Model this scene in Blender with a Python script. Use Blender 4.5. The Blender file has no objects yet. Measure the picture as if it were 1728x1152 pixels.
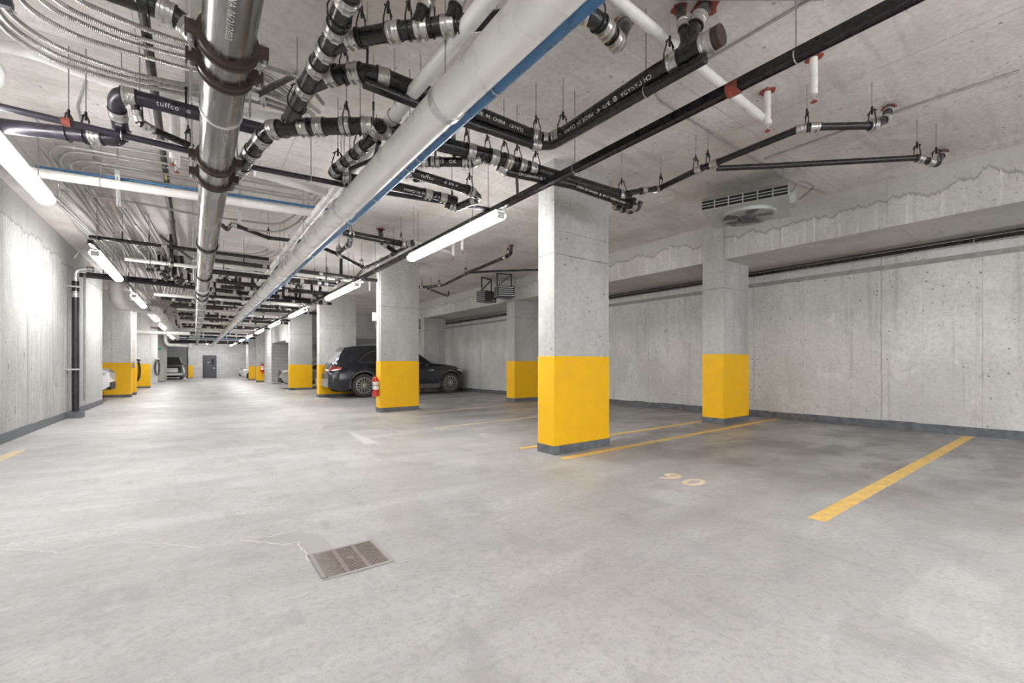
import bpy, math, random
from mathutils import Vector, Matrix
random.seed(7)
SC = bpy.context.scene
COL = SC.collection
H = 1.08                                   # eye height
FOC = 726.0; YAW = math.atan(535.0/726.0)  # bearing of the view from the aisle axis (+Y)

# ---------------------------------------------------------------- camera, world, exposure
cam_d = bpy.data.cameras.new('camera'); cam = bpy.data.objects.new('camera', cam_d); COL.objects.link(cam)
cam.location = (0, 0, H); cam.rotation_euler = (math.pi/2, 0, -YAW)
cam_d.sensor_width = 36; cam_d.lens = FOC/1728*36; cam_d.shift_y = 36/1728; cam_d.clip_start = .05; cam_d.clip_end = 200
SC.camera = cam
w = bpy.data.worlds.new('world'); SC.world = w; w.use_nodes = True
w.node_tree.nodes['Background'].inputs[0].default_value = (.9, .95, 1, 1)
w.node_tree.nodes['Background'].inputs[1].default_value = 1.6
SC.view_settings.view_transform = 'Standard'; SC.view_settings.look = 'None'
SC.view_settings.gamma = 1; SC.view_settings.use_curve_mapping = False
SC.view_settings.exposure = 1.47
LAMP = 21.0                                # emission of the tube diffusers
CEIL = 3.5; SOF = 2.87

def fz(x, y):                              # floor: falls gently along the aisle, low point at the drain line
    return -.008*y + (.006*x if x > .7 else .0042+(.7-x)*.028)

FW = (math.sin(YAW), math.cos(YAW)); RT = (math.cos(YAW), -math.sin(YAW))
def at(u, v, z):                           # where the sight line of a point in the photo meets height z
    r = (u-864)/FOC; k = (612-v)/FOC
    t = (z-H)/k
    return Vector(((FW[0]+RT[0]*r)*t, (FW[1]+RT[1]*r)*t, z))
def fl(u, v):
    p = at(u, v, 0)
    for _ in range(12): p = at(u, v, fz(p.x, p.y))
    return p

# ---------------------------------------------------------------- materials
class NT:
    def __init__(s, name):
        s.m = bpy.data.materials.new(name); s.m.use_nodes = True; s.t = s.m.node_tree; s.b = s.t.nodes['Principled BSDF']
    def n(s, typ, **kw):
        o = s.t.nodes.new(typ)
        for k, v in kw.items():
            if k.startswith('i_'): o.inputs[k[2:].replace('_', ' ')].default_value = v
            else: setattr(o, k, v)
        return o
    def link(s, a, b): s.t.links.new(a, b)
    def put(s, sock, v):
        if hasattr(v, 'is_output'): s.link(v, sock)
        else: sock.default_value = v
    def math(s, op, a, b=0.0, c=None, clamp=False):
        o = s.n('ShaderNodeMath', operation=op, use_clamp=clamp); s.put(o.inputs[0], a); s.put(o.inputs[1], b)
        if c is not None: s.put(o.inputs[2], c)
        return o.outputs[0]
    def ramp(s, v, a, b, x=0.0, y=1.0):    # smooth map a..b -> x..y
        o = s.n('ShaderNodeMapRange', interpolation_type='SMOOTHSTEP')
        s.put(o.inputs[0], v)
        for i, q in enumerate((a, b, x, y)): s.put(o.inputs[i+1], q)
        return o.outputs[0]
    def mix(s, f, a, b, mode='MIX'):
        o = s.n('ShaderNodeMix', data_type='RGBA', blend_type=mode); s.put(o.inputs[0], f)
        for sock, v in ((o.inputs[6], a), (o.inputs[7], b)):
            if isinstance(v, tuple): sock.default_value = (*v[:3], 1)
            elif hasattr(v, 'is_output'): s.link(v, sock)
        return o.outputs[2]
    def pos(s, kind='world', scale=(1, 1, 1), rot=(0, 0, 0)):
        src = s.n('ShaderNodeNewGeometry').outputs['Position'] if kind == 'world' else s.n('ShaderNodeTexCoord').outputs['Object']
        mp = s.n('ShaderNodeMapping'); s.link(src, mp.inputs[0]); mp.inputs['Scale'].default_value = scale; mp.inputs['Rotation'].default_value = rot
        return mp.outputs[0]
    def noise(s, vec, scale, detail=4, rough=.55, dist=0):
        o = s.n('ShaderNodeTexNoise'); s.link(vec, o.inputs['Vector']); o.inputs['Scale'].default_value = scale
        o.inputs['Detail'].default_value = detail; o.inputs['Roughness'].default_value = rough; o.inputs['Distortion'].default_value = dist
        return o.outputs['Fac']
    def voro(s, vec, scale, feature='F1', rnd=1.0):
        o = s.n('ShaderNodeTexVoronoi', feature=feature); s.link(vec, o.inputs['Vector']); o.inputs['Scale'].default_value = scale; o.inputs['Randomness'].default_value = rnd
        return o.outputs['Distance']
    def sep(s, vec):
        o = s.n('ShaderNodeSeparateXYZ'); s.link(vec, o.inputs[0]); return o.outputs
    def seam(s, c, period, off, width):    # 1 on a line every `period`
        d = s.math('PINGPONG', s.math('ADD', c, off), period/2)
        return s.ramp(d, 0, width, 1, 0)
    def bump(s, h, strength=.3, dist=.01):
        o = s.n('ShaderNodeBump'); o.inputs['Strength'].default_value = strength; o.inputs['Distance'].default_value = dist
        s.link(h, o.inputs['Height']); s.link(o.outputs[0], s.b.inputs['Normal'])

def plain(name, col, rough=.5, metal=0.0, coat=0, var=.0, scale=8, bumpy=0):
    q = NT(name); q.b.inputs['Roughness'].default_value = rough; q.b.inputs['Metallic'].default_value = metal
    q.b.inputs['Base Color'].default_value = (*col, 1)
    if coat: q.b.inputs['Coat Weight'].default_value = coat; q.b.inputs['Coat Roughness'].default_value = .08
    if var:
        f = q.noise(q.pos('object'), scale, 5, .6)
        q.link(q.mix(q.ramp(f, .3, .7), tuple(c*(1-var) for c in col), tuple(min(1, c*(1+var)) for c in col)), q.b.inputs['Base Color'])
        q.link(q.ramp(f, .3, .7, max(0, rough-.12), min(1, rough+.12)), q.b.inputs['Roughness'])
        if bumpy: q.bump(f, bumpy, .003)
    return q.m

def concrete(name, lo, hi, seams=(), hole=.5, streak=.4, rough=.8, grime=.0, pour=None, horiz=False, drips=None, shift=0, blot=0):
    q = NT(name); P = q.pos('world'); xyz = q.sep(P)
    big = q.noise(q.pos('world', (.5, .5, .35)), 1.7, 5, .6)
    fine = q.noise(P, 22, 6, .65)
    blotch = q.noise(q.pos('world', (1, 1, .8)), 3.1, 4, .6, .6)
    stv = q.noise(q.pos('world', (7, 7, .25) if not horiz else (.5, 6, 1)), 1.2, 4, .6)
    c = q.mix(q.ramp(big, .3, .7), tuple(v*.9 for v in lo), hi)
    c = q.mix(q.ramp(fine, .35, .75, 0, .42), c, tuple(v*.62 for v in lo))
    c = q.mix(q.ramp(stv, .52, .75, 0, streak), c, tuple(v*.62 for v in lo))
    c = q.mix(q.ramp(blotch, .55, .75, 0, .35), c, tuple(min(1, v*1.18) for v in hi))
    hv = q.voro(P, 9.0); hm = q.noise(P, 2.3, 2)
    holes = q.math('MULTIPLY', q.ramp(hv, .06, .15, 1, 0), q.ramp(hm, .48, .56))
    hv2 = q.voro(P, 22.0); holes2 = q.math('MULTIPLY', q.ramp(hv2, .08, .18, 1, 0), q.ramp(q.noise(P, 1.7, 2), .5, .62))
    hh = q.math('MAXIMUM', holes, holes2)
    c = q.mix(q.math('MULTIPLY', hh, hole), c, tuple(v*.3 for v in lo))
    if grime:                              # scratchy dark marks
        g = q.noise(q.pos('world', (5, 5, 1.6)), 2.2, 8, .75, 1.6)
        c = q.mix(q.ramp(g, .57, .70, 0, grime), c, tuple(v*.35 for v in lo))
    if blot:                               # isolated dark smears
        bv = q.voro(q.pos('world', (1, 1, .55)), 3.4); bn = q.noise(P, 26, 4, .7)
        c = q.mix(q.math('MULTIPLY', q.ramp(q.math('ADD', bv, q.math('MULTIPLY', bn, .16)), .14, .20, 1, 0), blot), c, tuple(v*.4 for v in lo))
    hgt = q.math('SUBTRACT', fine, q.math('MULTIPLY', hh, .7))
    for ax, per, off, wd, amt in seams:
        wob = q.math('MULTIPLY', q.math('SUBTRACT', q.noise(P, 2.0, 3), .5), .02)
        sm = q.seam(q.math('ADD', xyz[ax], wob), per, off, wd)
        brk = q.ramp(q.noise(P, 3.3, 3), .35, .55, .35, 1)
        c = q.mix(q.math('MULTIPLY', q.math('MULTIPLY', sm, brk), amt), c, tuple(v*.42 for v in lo))
        hgt = q.math('SUBTRACT', hgt, q.math('MULTIPLY', sm, .8))
    if drips:                              # pale lime runs under a ragged pour line at height drips
        rag = q.math('ADD', drips, q.math('MULTIPLY', q.math('SUBTRACT', q.noise(q.pos('world', (1, 1, .1)), 2.2, 7, .72), .5), .60))
        above = q.ramp(q.math('SUBTRACT', xyz[2], rag), -.008, .008)
        edge = q.ramp(q.math('ABSOLUTE', q.math('SUBTRACT', xyz[2], rag)), .0, .03, 1, 0)
        c = q.mix(q.math('MULTIPLY', above, .55), c, tuple(v*.85 for v in lo))
        c = q.mix(q.math('MULTIPLY', edge, .55), c, tuple(v*.35 for v in lo))
        dr = q.noise(q.pos('world', (1, 12, .6)), 1.6, 4, .6)
        c = q.mix(q.math('MULTIPLY', q.ramp(dr, .55, .72), q.math('MULTIPLY', q.math('SUBTRACT', 1.0, above), .55)), c, tuple(min(1, v*1.3) for v in hi))
        hgt = q.math('ADD', hgt, q.math('MULTIPLY', above, 1.2))
    q.link(c, q.b.inputs['Base Color']); q.b.inputs['Roughness'].default_value = rough
    q.bump(hgt, .45, .012)
    return q.m

M = {}
M['wall'] = concrete('board_marked_concrete', (.66, .65, .635), (.79, .785, .77), [(1, 2.2, -2.04+.0, .010, .75), (1, 2.2, -.94, .006, .45), (1, .55, .1, .003, .25)], hole=.95, streak=.6, grime=.6)
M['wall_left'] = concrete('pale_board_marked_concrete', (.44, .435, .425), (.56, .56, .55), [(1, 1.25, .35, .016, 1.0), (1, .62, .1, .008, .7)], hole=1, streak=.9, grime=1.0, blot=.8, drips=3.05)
M['ceiling'] = concrete('ceiling_concrete', (.64, .605, .575), (.80, .77, .745), [(0, 1.22, .35, .008, .5), (1, 2.44, .3, .007, .55)], hole=.75, streak=.5, rough=.85, horiz=True, grime=.3)
def ceiling_stains():
    q = NT.__new__(NT); q.m = M['ceiling']; q.t = q.m.node_tree; q.b = q.t.nodes['Principled BSDF']
    src = q.b.inputs['Base Color'].links[0].from_socket
    f = q.noise(q.pos('world', (.8, .35, 1)), 1.9, 5, .6, .4); g = q.noise(q.pos('world', (1, 5, 1)), 3.0, 6, .7)
    c = q.mix(q.ramp(f, .52, .68, 0, .55), src, (.56, .47, .40))
    c = q.mix(q.ramp(g, .56, .70, 0, .40), c, (.40, .35, .31))
    q.link(c, q.b.inputs['Base Color'])
ceiling_stains()
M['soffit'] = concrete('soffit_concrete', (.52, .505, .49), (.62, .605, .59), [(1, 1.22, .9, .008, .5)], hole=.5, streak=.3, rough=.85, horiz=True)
M['beam'] = concrete('beam_concrete', (.52, .51, .49), (.68, .67, .65), [(1, 2.44, .8, .006, .5)], hole=.6, streak=.4, drips=3.22, grime=.25)
M['column'] = concrete('column_concrete', (.48, .475, .46), (.60, .595, .58), [(2, 6.0, -2.38, .010, 1.0), (2, 6.0, -2.66, .005, .6)], hole=.9, streak=.4, grime=.35)
M['dim'] = concrete('plain_concrete', (.40, .39, .375), (.50, .49, .475), [(2, 6.0, -2.3, .008, .7)], hole=.6, streak=.5, grime=.3)

def masonry():
    q = NT('concrete_block'); 
    g = q.n('ShaderNodeNewGeometry'); xyz = q.sep(g.outputs['Position']); nrm = q.sep(g.outputs['Normal'])
    hx = q.math('ADD', q.math('MULTIPLY', xyz[0], q.math('ABSOLUTE', nrm[1])), q.math('MULTIPLY', xyz[1], q.math('ABSOLUTE', nrm[0])))
    cb = q.n('ShaderNodeCombineXYZ'); q.link(hx, cb.inputs[0]); q.link(xyz[2], cb.inputs[1])
    br = q.n('ShaderNodeTexBrick'); q.link(cb.outputs[0], br.inputs['Vector']); br.inputs['Scale'].default_value = 1
    br.inputs['Brick Width'].default_value = .42; br.inputs['Row Height'].default_value = .21; br.inputs['Mortar Size'].default_value = .008
    br.inputs['Color1'].default_value = (.60, .60, .60, 1); br.inputs['Color2'].default_value = (.50, .50, .50, 1); br.inputs['Mortar'].default_value = (.27, .27, .27, 1)
    f = q.noise(q.pos('world'), 14, 5, .6)
    q.link(q.mix(q.ramp(f, .3, .8, 0, .3), br.outputs['Color'], (.38, .38, .39)), q.b.inputs['Base Color']); q.b.inputs['Roughness'].default_value = .85
    return q.m
M['block'] = masonry()

def floor_mat():
    q = NT('trowelled_floor_concrete'); P = q.pos('world')
    big = q.noise(q.pos('world', (.6, .6, 1), (0, 0, .5)), 1.0, 6, .62, .8)
    sw = q.noise(q.pos('world', (.45, 2.2, 1), (0, 0, .35)), 1.2, 9, .70, .35)
    fine = q.noise(P, 75, 4, .75); mid = q.noise(P, 7, 6, .65)
    c = q.mix(q.ramp(big, .3, .7), (.43, .425, .42), (.52, .515, .51))
    c = q.mix(q.ramp(sw, .47, .62, 0, .55), c, (.37, .365, .36))
    c = q.mix(q.ramp(sw, .46, .36, 0, .5), c, (.60, .60, .59))
    c = q.mix(q.ramp(q.noise(P, 30, 6, .8), .48, .62, 0, .48), c, (.29, .285, .28))
    c = q.mix(q.ramp(q.noise(q.pos('world', (1.2, .5, 1), (0, 0, -.7)), 2.6, 8, .72, .3), .52, .64, 0, .42), c, (.29, .285, .28))
    c = q.mix(q.ramp(fine, .48, .75, 0, .55), c, (.34, .335, .33))
    c = q.mix(q.ramp(mid, .53, .66, 0, .30), c, (.37, .38, .42))
    # dirt rubbed into the stalls beside the wall
    xyz = q.sep(P)
    st = q.math('MULTIPLY', q.ramp(xyz[0], 3.2, 5.4), q.ramp(q.noise(q.pos('world', (.7, 1.3, 1)), 1.1, 8, .70, .3), .42, .58, .10, .72))
    c = q.mix(st, c, (.205, .195, .19))
    sp = q.math('MULTIPLY', q.ramp(q.voro(P, 6.5), .025, .05, 1, 0), q.ramp(q.noise(P, 1.3, 2), .45, .55))
    c = q.mix(q.math('MULTIPLY', sp, .8), c, (.1, .09, .09))
    # tyre arcs: fine tread lines on sweeping circles
    tot = None
    for cx, cy, r, wd, amt in ((-3.6, 5.2, 4.2, .11, .16), (-3.6, 5.2, 2.75, .11, .16), (7.0, .3, 1.55, .11, .34), (7.0, .3, 1.30, .06, .3), (-2.5, -3.5, 6.6, .11, .08), (-2.5, -3.5, 5.1, .11, .10), (9.5, -6.0, 7.4, .12, .15), (9.5, -6, 8.9, .12, .12)):
        dx = q.math('SUBTRACT', xyz[0], cx); dy = q.math('SUBTRACT', xyz[1], cy)
        d = q.math('SQRT', q.math('ADD', q.math('MULTIPLY', dx, dx), q.math('MULTIPLY', dy, dy)))
        band = q.ramp(q.math('ABSOLUTE', q.math('SUBTRACT', d, r)), wd*.6, wd, 1, 0)
        tr = q.ramp(q.math('PINGPONG', d, .018), .004, .012)
        k = q.math('MULTIPLY', q.math('MULTIPLY', band, tr), amt)
        tot = k if tot is None else q.math('MAXIMUM', tot, k)
    tot = q.math('MULTIPLY', tot, q.ramp(q.noise(P, 1.1, 3), .38, .62))
    c = q.mix(tot, c, (.17, .17, .175))
    bl_ = q.math('MULTIPLY', q.ramp(q.noise(P, 1.0, 3), .5, .65), q.ramp(q.noise(P, 11, 6, .75), .50, .62, 0, .4))
    c = q.mix(bl_, c, (.30, .32, .38))
    q.link(c, q.b.inputs['Base Color'])
    wet = q.ramp(q.noise(q.pos('world', (1, 1, 1)), 1.25, 5, .62, .2), .36, .64)
    q.link(q.ramp(wet, 0, 1, .50, .295), q.b.inputs['Roughness'])
    q.bump(q.math('ADD', q.math('MULTIPLY', mid, .7), q.math('MULTIPLY', fine, .8)), .6, .012)
    return q.m
M['floor'] = floor_mat()
M['wall_strip'] = plain('dark_grey_strip', (.34, .33, .32), .85, var=.15)
M['yellow'] = plain('yellow_paint', (.95, .525, .0), .55, var=.04, scale=5)
M['curb'] = plain('grey_base_paint', (.135, .145, .16), .6, var=.3, scale=9, bumpy=.4)
M['line'] = plain('worn_line_paint', (.78, .52, .16), .6, var=.16, scale=14)
M['pale_line'] = plain('faded_line_paint', (.66, .54, .34), .6, var=.12, scale=14)
M['ghost'] = plain('worn_white_paint', (.56, .55, .53), .6, var=.06, scale=14)
M['stencil'] = plain('stencil_paint', (.76, .62, .46), .6, var=.1, scale=20)
M['black'] = plain('black_cast_iron', (.013, .0125, .013), .30, var=.15, scale=20, bumpy=.1)
M['dark_fit'] = plain('fitting_iron', (.032, .029, .028), .45, var=.35, scale=20, bumpy=.15)
M['violet'] = plain('painted_black_pipe', (.024, .022, .032), .38, var=.2)
M['band'] = plain('stainless_band', (.50, .485, .465), .32, .85)
M['rubber'] = plain('rubber', (.018, .017, .017), .6)
M['brown'] = plain('grooved_coupling_iron', (.055, .036, .031), .42, .3, var=.3, scale=20)
M['zinc'] = plain('zinc_plated_steel', (.60, .62, .62), .33, .8)
M['rod'] = plain('threaded_rod', (.33, .32, .31), .5, .5)
M['white_pipe'] = plain('white_pipe_jacket', (.78, .77, .74), .32, var=.03, scale=4)
M['white'] = plain('white_plastic', (.82, .82, .80), .35)
M['blue'] = plain('blue_pipe', (.045, .15, .31), .36, var=.15, scale=10)
M['conduit'] = plain('grey_conduit', (.36, .35, .335), .40, .35, var=.12, scale=10)
M['flex'] = plain('flexible_steel_conduit', (.42, .405, .385), .32, .75)
M['orange'] = plain('red_oxide_clamp', (.26, .055, .035), .6, var=.3, scale=25)
M['text'] = plain('white_print', (.85, .85, .85), .5)
M['galv'] = plain('galvanised_sheet', (.47, .49, .47), .42, .35, var=.10, scale=6)
M['dark'] = plain('dark_void', (.012, .012, .015), .7)
M['charcoal'] = plain('charcoal_enamel', (.05, .052, .06), .42)
M['door'] = plain('grey_door_paint', (.075, .078, .09), .45)
M['red'] = plain('red_enamel', (.55, .03, .02), .25, coat=.5)
M['carblack'] = plain('dark_blue_black_car_paint', (.016, .018, .028), .2, .2, coat=1.0, var=.25, scale=3)
M['cargrey'] = plain('grey_car_paint', (.36, .36, .34), .3, .3, coat=.8)
M['carwhite'] = plain('white_car_paint', (.75, .75, .75), .25, coat=.8)
M['cardark'] = plain('dark_pickup_paint', (.03, .03, .03), .3, coat=.7)
M['glass'] = plain('tinted_car_glass', (.012, .013, .015), .08, coat=1)
M['clearglass'] = plain('dusty_car_glass', (.30, .31, .32), .15, coat=1)
M['tyre'] = plain('dusty_tyre', (.07, .067, .063), .8, var=.4, scale=12)
M['alloy'] = plain('alloy_wheel', (.55, .54, .52), .28, .85)
M['cladding'] = plain('dusty_arch_cladding', (.13, .125, .12), .6, var=.2)
M['dust'] = plain('dusty_bumper', (.26, .25, .235), .6, var=.3)
M['taillight'] = plain('red_tail_light', (.45, .01, .015), .15, coat=1)
M['lamp_clear'] = plain('clear_lamp_lens', (.55, .56, .58), .1, coat=1)
M['chrome'] = plain('chrome', (.75, .75, .76), .15, 1)
M['grate'] = plain('rusty_cast_grate', (.25, .20, .18), .55, .35, var=.25, scale=40)
M['crack'] = plain('pale_crack_filler', (.66, .64, .60), .5)
M['damp'] = plain('smooth_grey_patch', (.37, .365, .355), .5, var=.06, scale=6)
M['stain_yellow'] = plain('yellow_tag', (.75, .60, .08), .5)
M['green'] = plain('green_sign', (.02, .35, .16), .4)
def emit(name, col, s):
    q = NT(name); q.b.inputs['Base Color'].default_value = (.9, .9, .9, 1); q.b.inputs['Emission Color'].default_value = (*col, 1); q.b.inputs['Emission Strength'].default_value = s
    return q.m
M['tube'] = emit('lit_diffuser', (1, .985, .97), LAMP)

def silver_mat():
    q = NT('varnished_steel_pipe'); P = q.pos('world')
    f = q.noise(q.pos('world', (14, .9, 14)), 1.6, 6, .6, .15); s = q.noise(q.pos('world', (1, 1, 1)), 40, 3)
    c = q.mix(q.ramp(f, .35, .68), (.15, .145, .14), (.34, .335, .325))
    c = q.mix(q.ramp(s, .68, .78, 0, .8), c, (.05, .045, .04))
    q.link(c, q.b.inputs['Base Color']); q.b.inputs['Metallic'].default_value = .85
    q.link(q.ramp(f, .3, .7, .20, .32), q.b.inputs['Roughness'])
    return q.m
M['silver'] = silver_mat()

# ---------------------------------------------------------------- mesh helpers
class MB:
    def __init__(s): s.v = []; s.f = []; s.mi = []; s.cur = 0
    def add(s, vs, fs):
        b = len(s.v); s.v += [tuple(p) for p in vs]
        for f in fs: s.f.append([b+i for i in f]); s.mi.append(s.cur)
        return s
    def box(s, x0, x1, y0, y1, z0, z1):
        vs = [(x, y, z) for z in (z0, z1) for y in (y0, y1) for x in (x0, x1)]
        return s.add(vs, [(0, 2, 3, 1), (4, 5, 7, 6), (0, 1, 5, 4), (2, 6, 7, 3), (0, 4, 6, 2), (1, 3, 7, 5)])
    def obox(s, c, ax, ay, az, hx, hy, hz):
        c, ax, ay, az = map(Vector, (c, ax, ay, az))
        vs = [c+ax*hx*i+ay*hy*j+az*hz*k for k in (-1, 1) for j in (-1, 1) for i in (-1, 1)]
        return s.add(vs, [(0, 2, 3, 1), (4, 5, 7, 6), (0, 1, 5, 4), (2, 6, 7, 3), (0, 4, 6, 2), (1, 3, 7, 5)])
    def bar(s, a, b, w=.02, h=.02):
        a, b = Vector(a), Vector(b); d = (b-a).normalized()
        up = Vector((0, 0, 1)) if abs(d.z) < .9 else Vector((1, 0, 0))
        sd = d.cross(up).normalized(); u2 = sd.cross(d)
        return s.obox((a+b)/2, d, sd, u2, (b-a).length/2, w/2, h/2)
    def tube(s, pts, r, n=12, radii=None, caps=True, closed=False):
        pts = [Vector(p) for p in pts]; N = len(pts)
        def tan(i):
            if closed: return (pts[(i+1) % N]-pts[i-1]).normalized()
            a = pts[max(0, i-1)]; b = pts[min(N-1, i+1)]
            return (b-a).normalized()
        t0 = tan(0); ref = Vector((0, 0, 1)) if abs(t0.z) < .9 else Vector((1, 0, 0))
        u = t0.cross(ref).normalized(); rings = []
        for i in range(N):
            t = tan(i); u = (u - t*u.dot(t)).normalized(); w_ = t.cross(u)
            rr = radii[i] if radii else r
            rings.append([pts[i]+(u*math.cos(2*math.pi*k/n)+w_*math.sin(2*math.pi*k/n))*rr for k in range(n)])
        vs = [p for ring in rings for p in ring]; fs = []
        for i in range(N if closed else N-1):
            j = (i+1) % N
            for k in range(n): fs.append((i*n+k, i*n+(k+1) % n, j*n+(k+1) % n, j*n+k))
        if caps and not closed: fs += [tuple(range(n-1, -1, -1)), tuple((N-1)*n+k for k in range(n))]
        return s.add(vs, fs)
    def lathe(s, c, axis, prof, n=20):     # prof: (distance along axis, radius)
        c = Vector(c); a = Vector(axis).normalized()
        return s.tube([c+a*d for d, _ in prof], 1, n, [max(r, 1e-4) for _, r in prof]) if len({round(d, 5) for d, _ in prof}) == len(prof) else s.lathe2(c, a, prof, n)
    def lathe2(s, c, a, prof, n):
        ref = Vector((0, 0, 1)) if abs(a.z) < .9 else Vector((1, 0, 0)); u = a.cross(ref).normalized(); w_ = a.cross(u)
        vs = [c+a*d+(u*math.cos(2*math.pi*k/n)+w_*math.sin(2*math.pi*k/n))*max(r, 1e-4) for d, r in prof for k in range(n)]
        fs = [(i*n+k, i*n+(k+1) % n, (i+1)*n+(k+1) % n, (i+1)*n+k) for i in range(len(prof)-1) for k in range(n)]
        fs += [tuple(range(n-1, -1, -1)), tuple((len(prof)-1)*n+k for k in range(n))]
        return s.add(vs, fs)
    def prism(s, poly, z0, z1):            # poly in xy
        n = len(poly)
        return s.add([(x, y, z0) for x, y in poly]+[(x, y, z1) for x, y in poly], [tuple(range(n-1, -1, -1)), tuple(range(n, 2*n))]+[(i, (i+1) % n, n+(i+1) % n, n+i) for i in range(n)])
    def build(s, name, mats, parent=None, origin=None, smooth=False):
        if not isinstance(mats, (list, tuple)): mats = [mats]
        o0 = Vector(origin) if origin is not None else (parent.get('_o') and Vector(parent['_o']) if parent is not None else None)
        if o0 is None: o0 = Vector(s.v[0]) if parent is None else Vector((0, 0, 0))
        me = bpy.data.meshes.new(name); me.from_pydata([tuple(Vector(p)-o0) for p in s.v], [], s.f)
        for m_ in mats: me.materials.append(m_)
        if len(mats) > 1: me.polygons.foreach_set('material_index', s.mi)
        if smooth:
            me.polygons.foreach_set('use_smooth', [True]*len(me.polygons))
            try: me.set_sharp_from_angle(angle=math.radians(40))
            except Exception: pass
        me.update()
        ob = bpy.data.objects.new(name, me); COL.objects.link(ob)
        ob['_o'] = tuple(o0)
        if parent is None: ob.location = o0
        else:
            ob.parent = parent
            ob.location = o0 - Vector(parent['_o'])
        return ob

LABELS = {}
def tag(o, label, cat, group=None):
    o['label'] = label; o['category'] = cat
    if group: o['group'] = group
    if label in LABELS and not (group and LABELS[label] == group): print('DUP LABEL', label)
    LABELS[label] = group
    return o
def struct(o): o['kind'] = 'structure'; return o
def empty(name, loc=(0, 0, 0)):
    o = bpy.data.objects.new(name, None); COL.objects.link(o); o.location = loc; o['_o'] = tuple(loc); o.empty_display_size = .1
    return o
def copy_tree(o, parent=None):
    c = o.copy(); COL.objects.link(c); c.parent = parent
    for ch in list(o.children): copy_tree(ch, c)
    return c
def smooth_path(pts, rad, n=6):            # round the corners of a polyline
    pts = [Vector(p) for p in pts]; out = [pts[0]]
    for i in range(1, len(pts)-1):
        a, b, c = pts[i-1], pts[i], pts[i+1]
        d1 = (a-b); d2 = (c-b); r = min(rad, d1.length*.45, d2.length*.45)
        p, q = b+d1.normalized()*r, b+d2.normalized()*r
        for k in range(n+1):
            t = k/n; out.append(p*(1-t)**2+b*2*t*(1-t)+q*t*t)
    out.append(pts[-1]); return out
def along(pts, s):                         # point and direction at length s
    for a, b in zip(pts, pts[1:]):
        L = (b-a).length
        if s <= L or b is pts[-1]: return a+(b-a)*(s/L), (b-a).normalized()
        s -= L
    return pts[-1], (pts[-1]-pts[-2]).normalized()
def nearest(pts, p):                       # closest point on the line, with direction
    best = None; p = Vector(p)
    for a, b in zip(pts, pts[1:]):
        ab = b-a; t = max(0, min(1, (p-a).dot(ab)/max(ab.length_squared, 1e-9))); q = a+ab*t
        if best is None or (q-p).length < best[0]: best = ((q-p).length, q, ab.normalized())
    return best[1], best[2]

# ---------------------------------------------------------------- room
def quad_floor():
    xs = [-9, -6, -4, -2, -1, 0, .7, 2, 4, 6, 9.3]; ys = [-11, 0, 10, 20, 30, 40, 56]
    vs = [(x, y, fz(x, y)) for y in ys for x in xs]; n = len(xs)
    fs = [(j*n+i, j*n+i+1, (j+1)*n+i+1, (j+1)*n+i) for j in range(len(ys)-1) for i in range(n-1)]
    m = MB(); m.add(vs, fs); return struct(m.build('floor', M['floor'], origin=(0, 0, 0)))
floor = quad_floor()
struct(MB().box(-9.2, 9.3, -11.2, 56, CEIL, CEIL+.25).build('ceiling', M['ceiling'], origin=(0, 0, CEIL)))
struct(MB().box(8.85, 9.15, -11, 56, -.6, CEIL).build('wall_right', M['wall'], origin=(8.85, 0, 0)))
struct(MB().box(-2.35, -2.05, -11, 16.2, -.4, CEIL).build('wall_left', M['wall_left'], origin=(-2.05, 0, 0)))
struct(MB().box(-9.2, -9, -11, 56, -.6, CEIL).build('wall_outer', M['dim'], origin=(-9, 0, 0)))
struct(MB().box(-9, -2.35, 16.0, 16.2, -.4, CEIL).build('wall_bay', M['dim'], origin=(-9, 16, 0)))
for x0, x1, z0 in ((-9, -1.6, -.2), (-1.6, 8.2, 3.1), (8.2, 9, -.2)):   # unseen rear wall; opening added to let in fill light
    struct(MB().box(x0, x1, -11.2, -11, z0, CEIL).build('wall_rear', M['dim'], origin=(x0, -11, 0)))
struct(MB().box(-.62, 8.85, 50, 50.3, -.7, CEIL).build('wall_far', M['block'], origin=(0, 50, 0)))
struct(MB().box(-9, -.62, 55, 55.3, -.7, CEIL).build('wall_back', M['dim'], origin=(0, 55, 0)))
struct(MB().box(7.36, 8.85, -11, 30, SOF, CEIL).build('trim_beam', [M['beam']], origin=(7.36, 0, SOF)))
struct(MB().box(8.842, 8.852, -11, 30, 2.56, 2.635).build('trim_strip', M['wall_strip'], origin=(8.85, 0, 2.6)))  # thin dark grey strip along the upper part of the right wall
struct(MB().box(7.365, 8.85, -11, 30, SOF-.004, SOF).build('trim_soffit', M['soffit'], origin=(7.36, 0, SOF)))
def skirt(name, x0, x1, y0, y1, h, step=1.0):
    m = MB(); n = max(1, int((y1-y0)/step)); 
    for i in range(n):
        a = y0+(y1-y0)*i/n; b = y0+(y1-y0)*(i+1)/n; xm = (x0+x1)/2; z0, z1 = fz(xm, a), fz(xm, b)
        j = random.uniform(-.008, .008)
        m.add([(x, y, z) for x in (x0, x1) for y, z in ((a, z0-.05), (b, z1-.05), (b, z1+h+j), (a, z0+h+j))], [(0, 1, 2, 3), (7, 6, 5, 4), (3, 2, 6, 7), (0, 4, 5, 1), (1, 5, 6, 2), (0, 3, 7, 4)])
    return struct(m.build(name, M['curb'], origin=(x0, y0, 0)))
skirt('baseboard_right', 8.835, 8.86, -11, 30, .13, .35)
skirt('baseboard_left', -2.06, -2.035, -11, 16.2, .13, .35)
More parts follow.
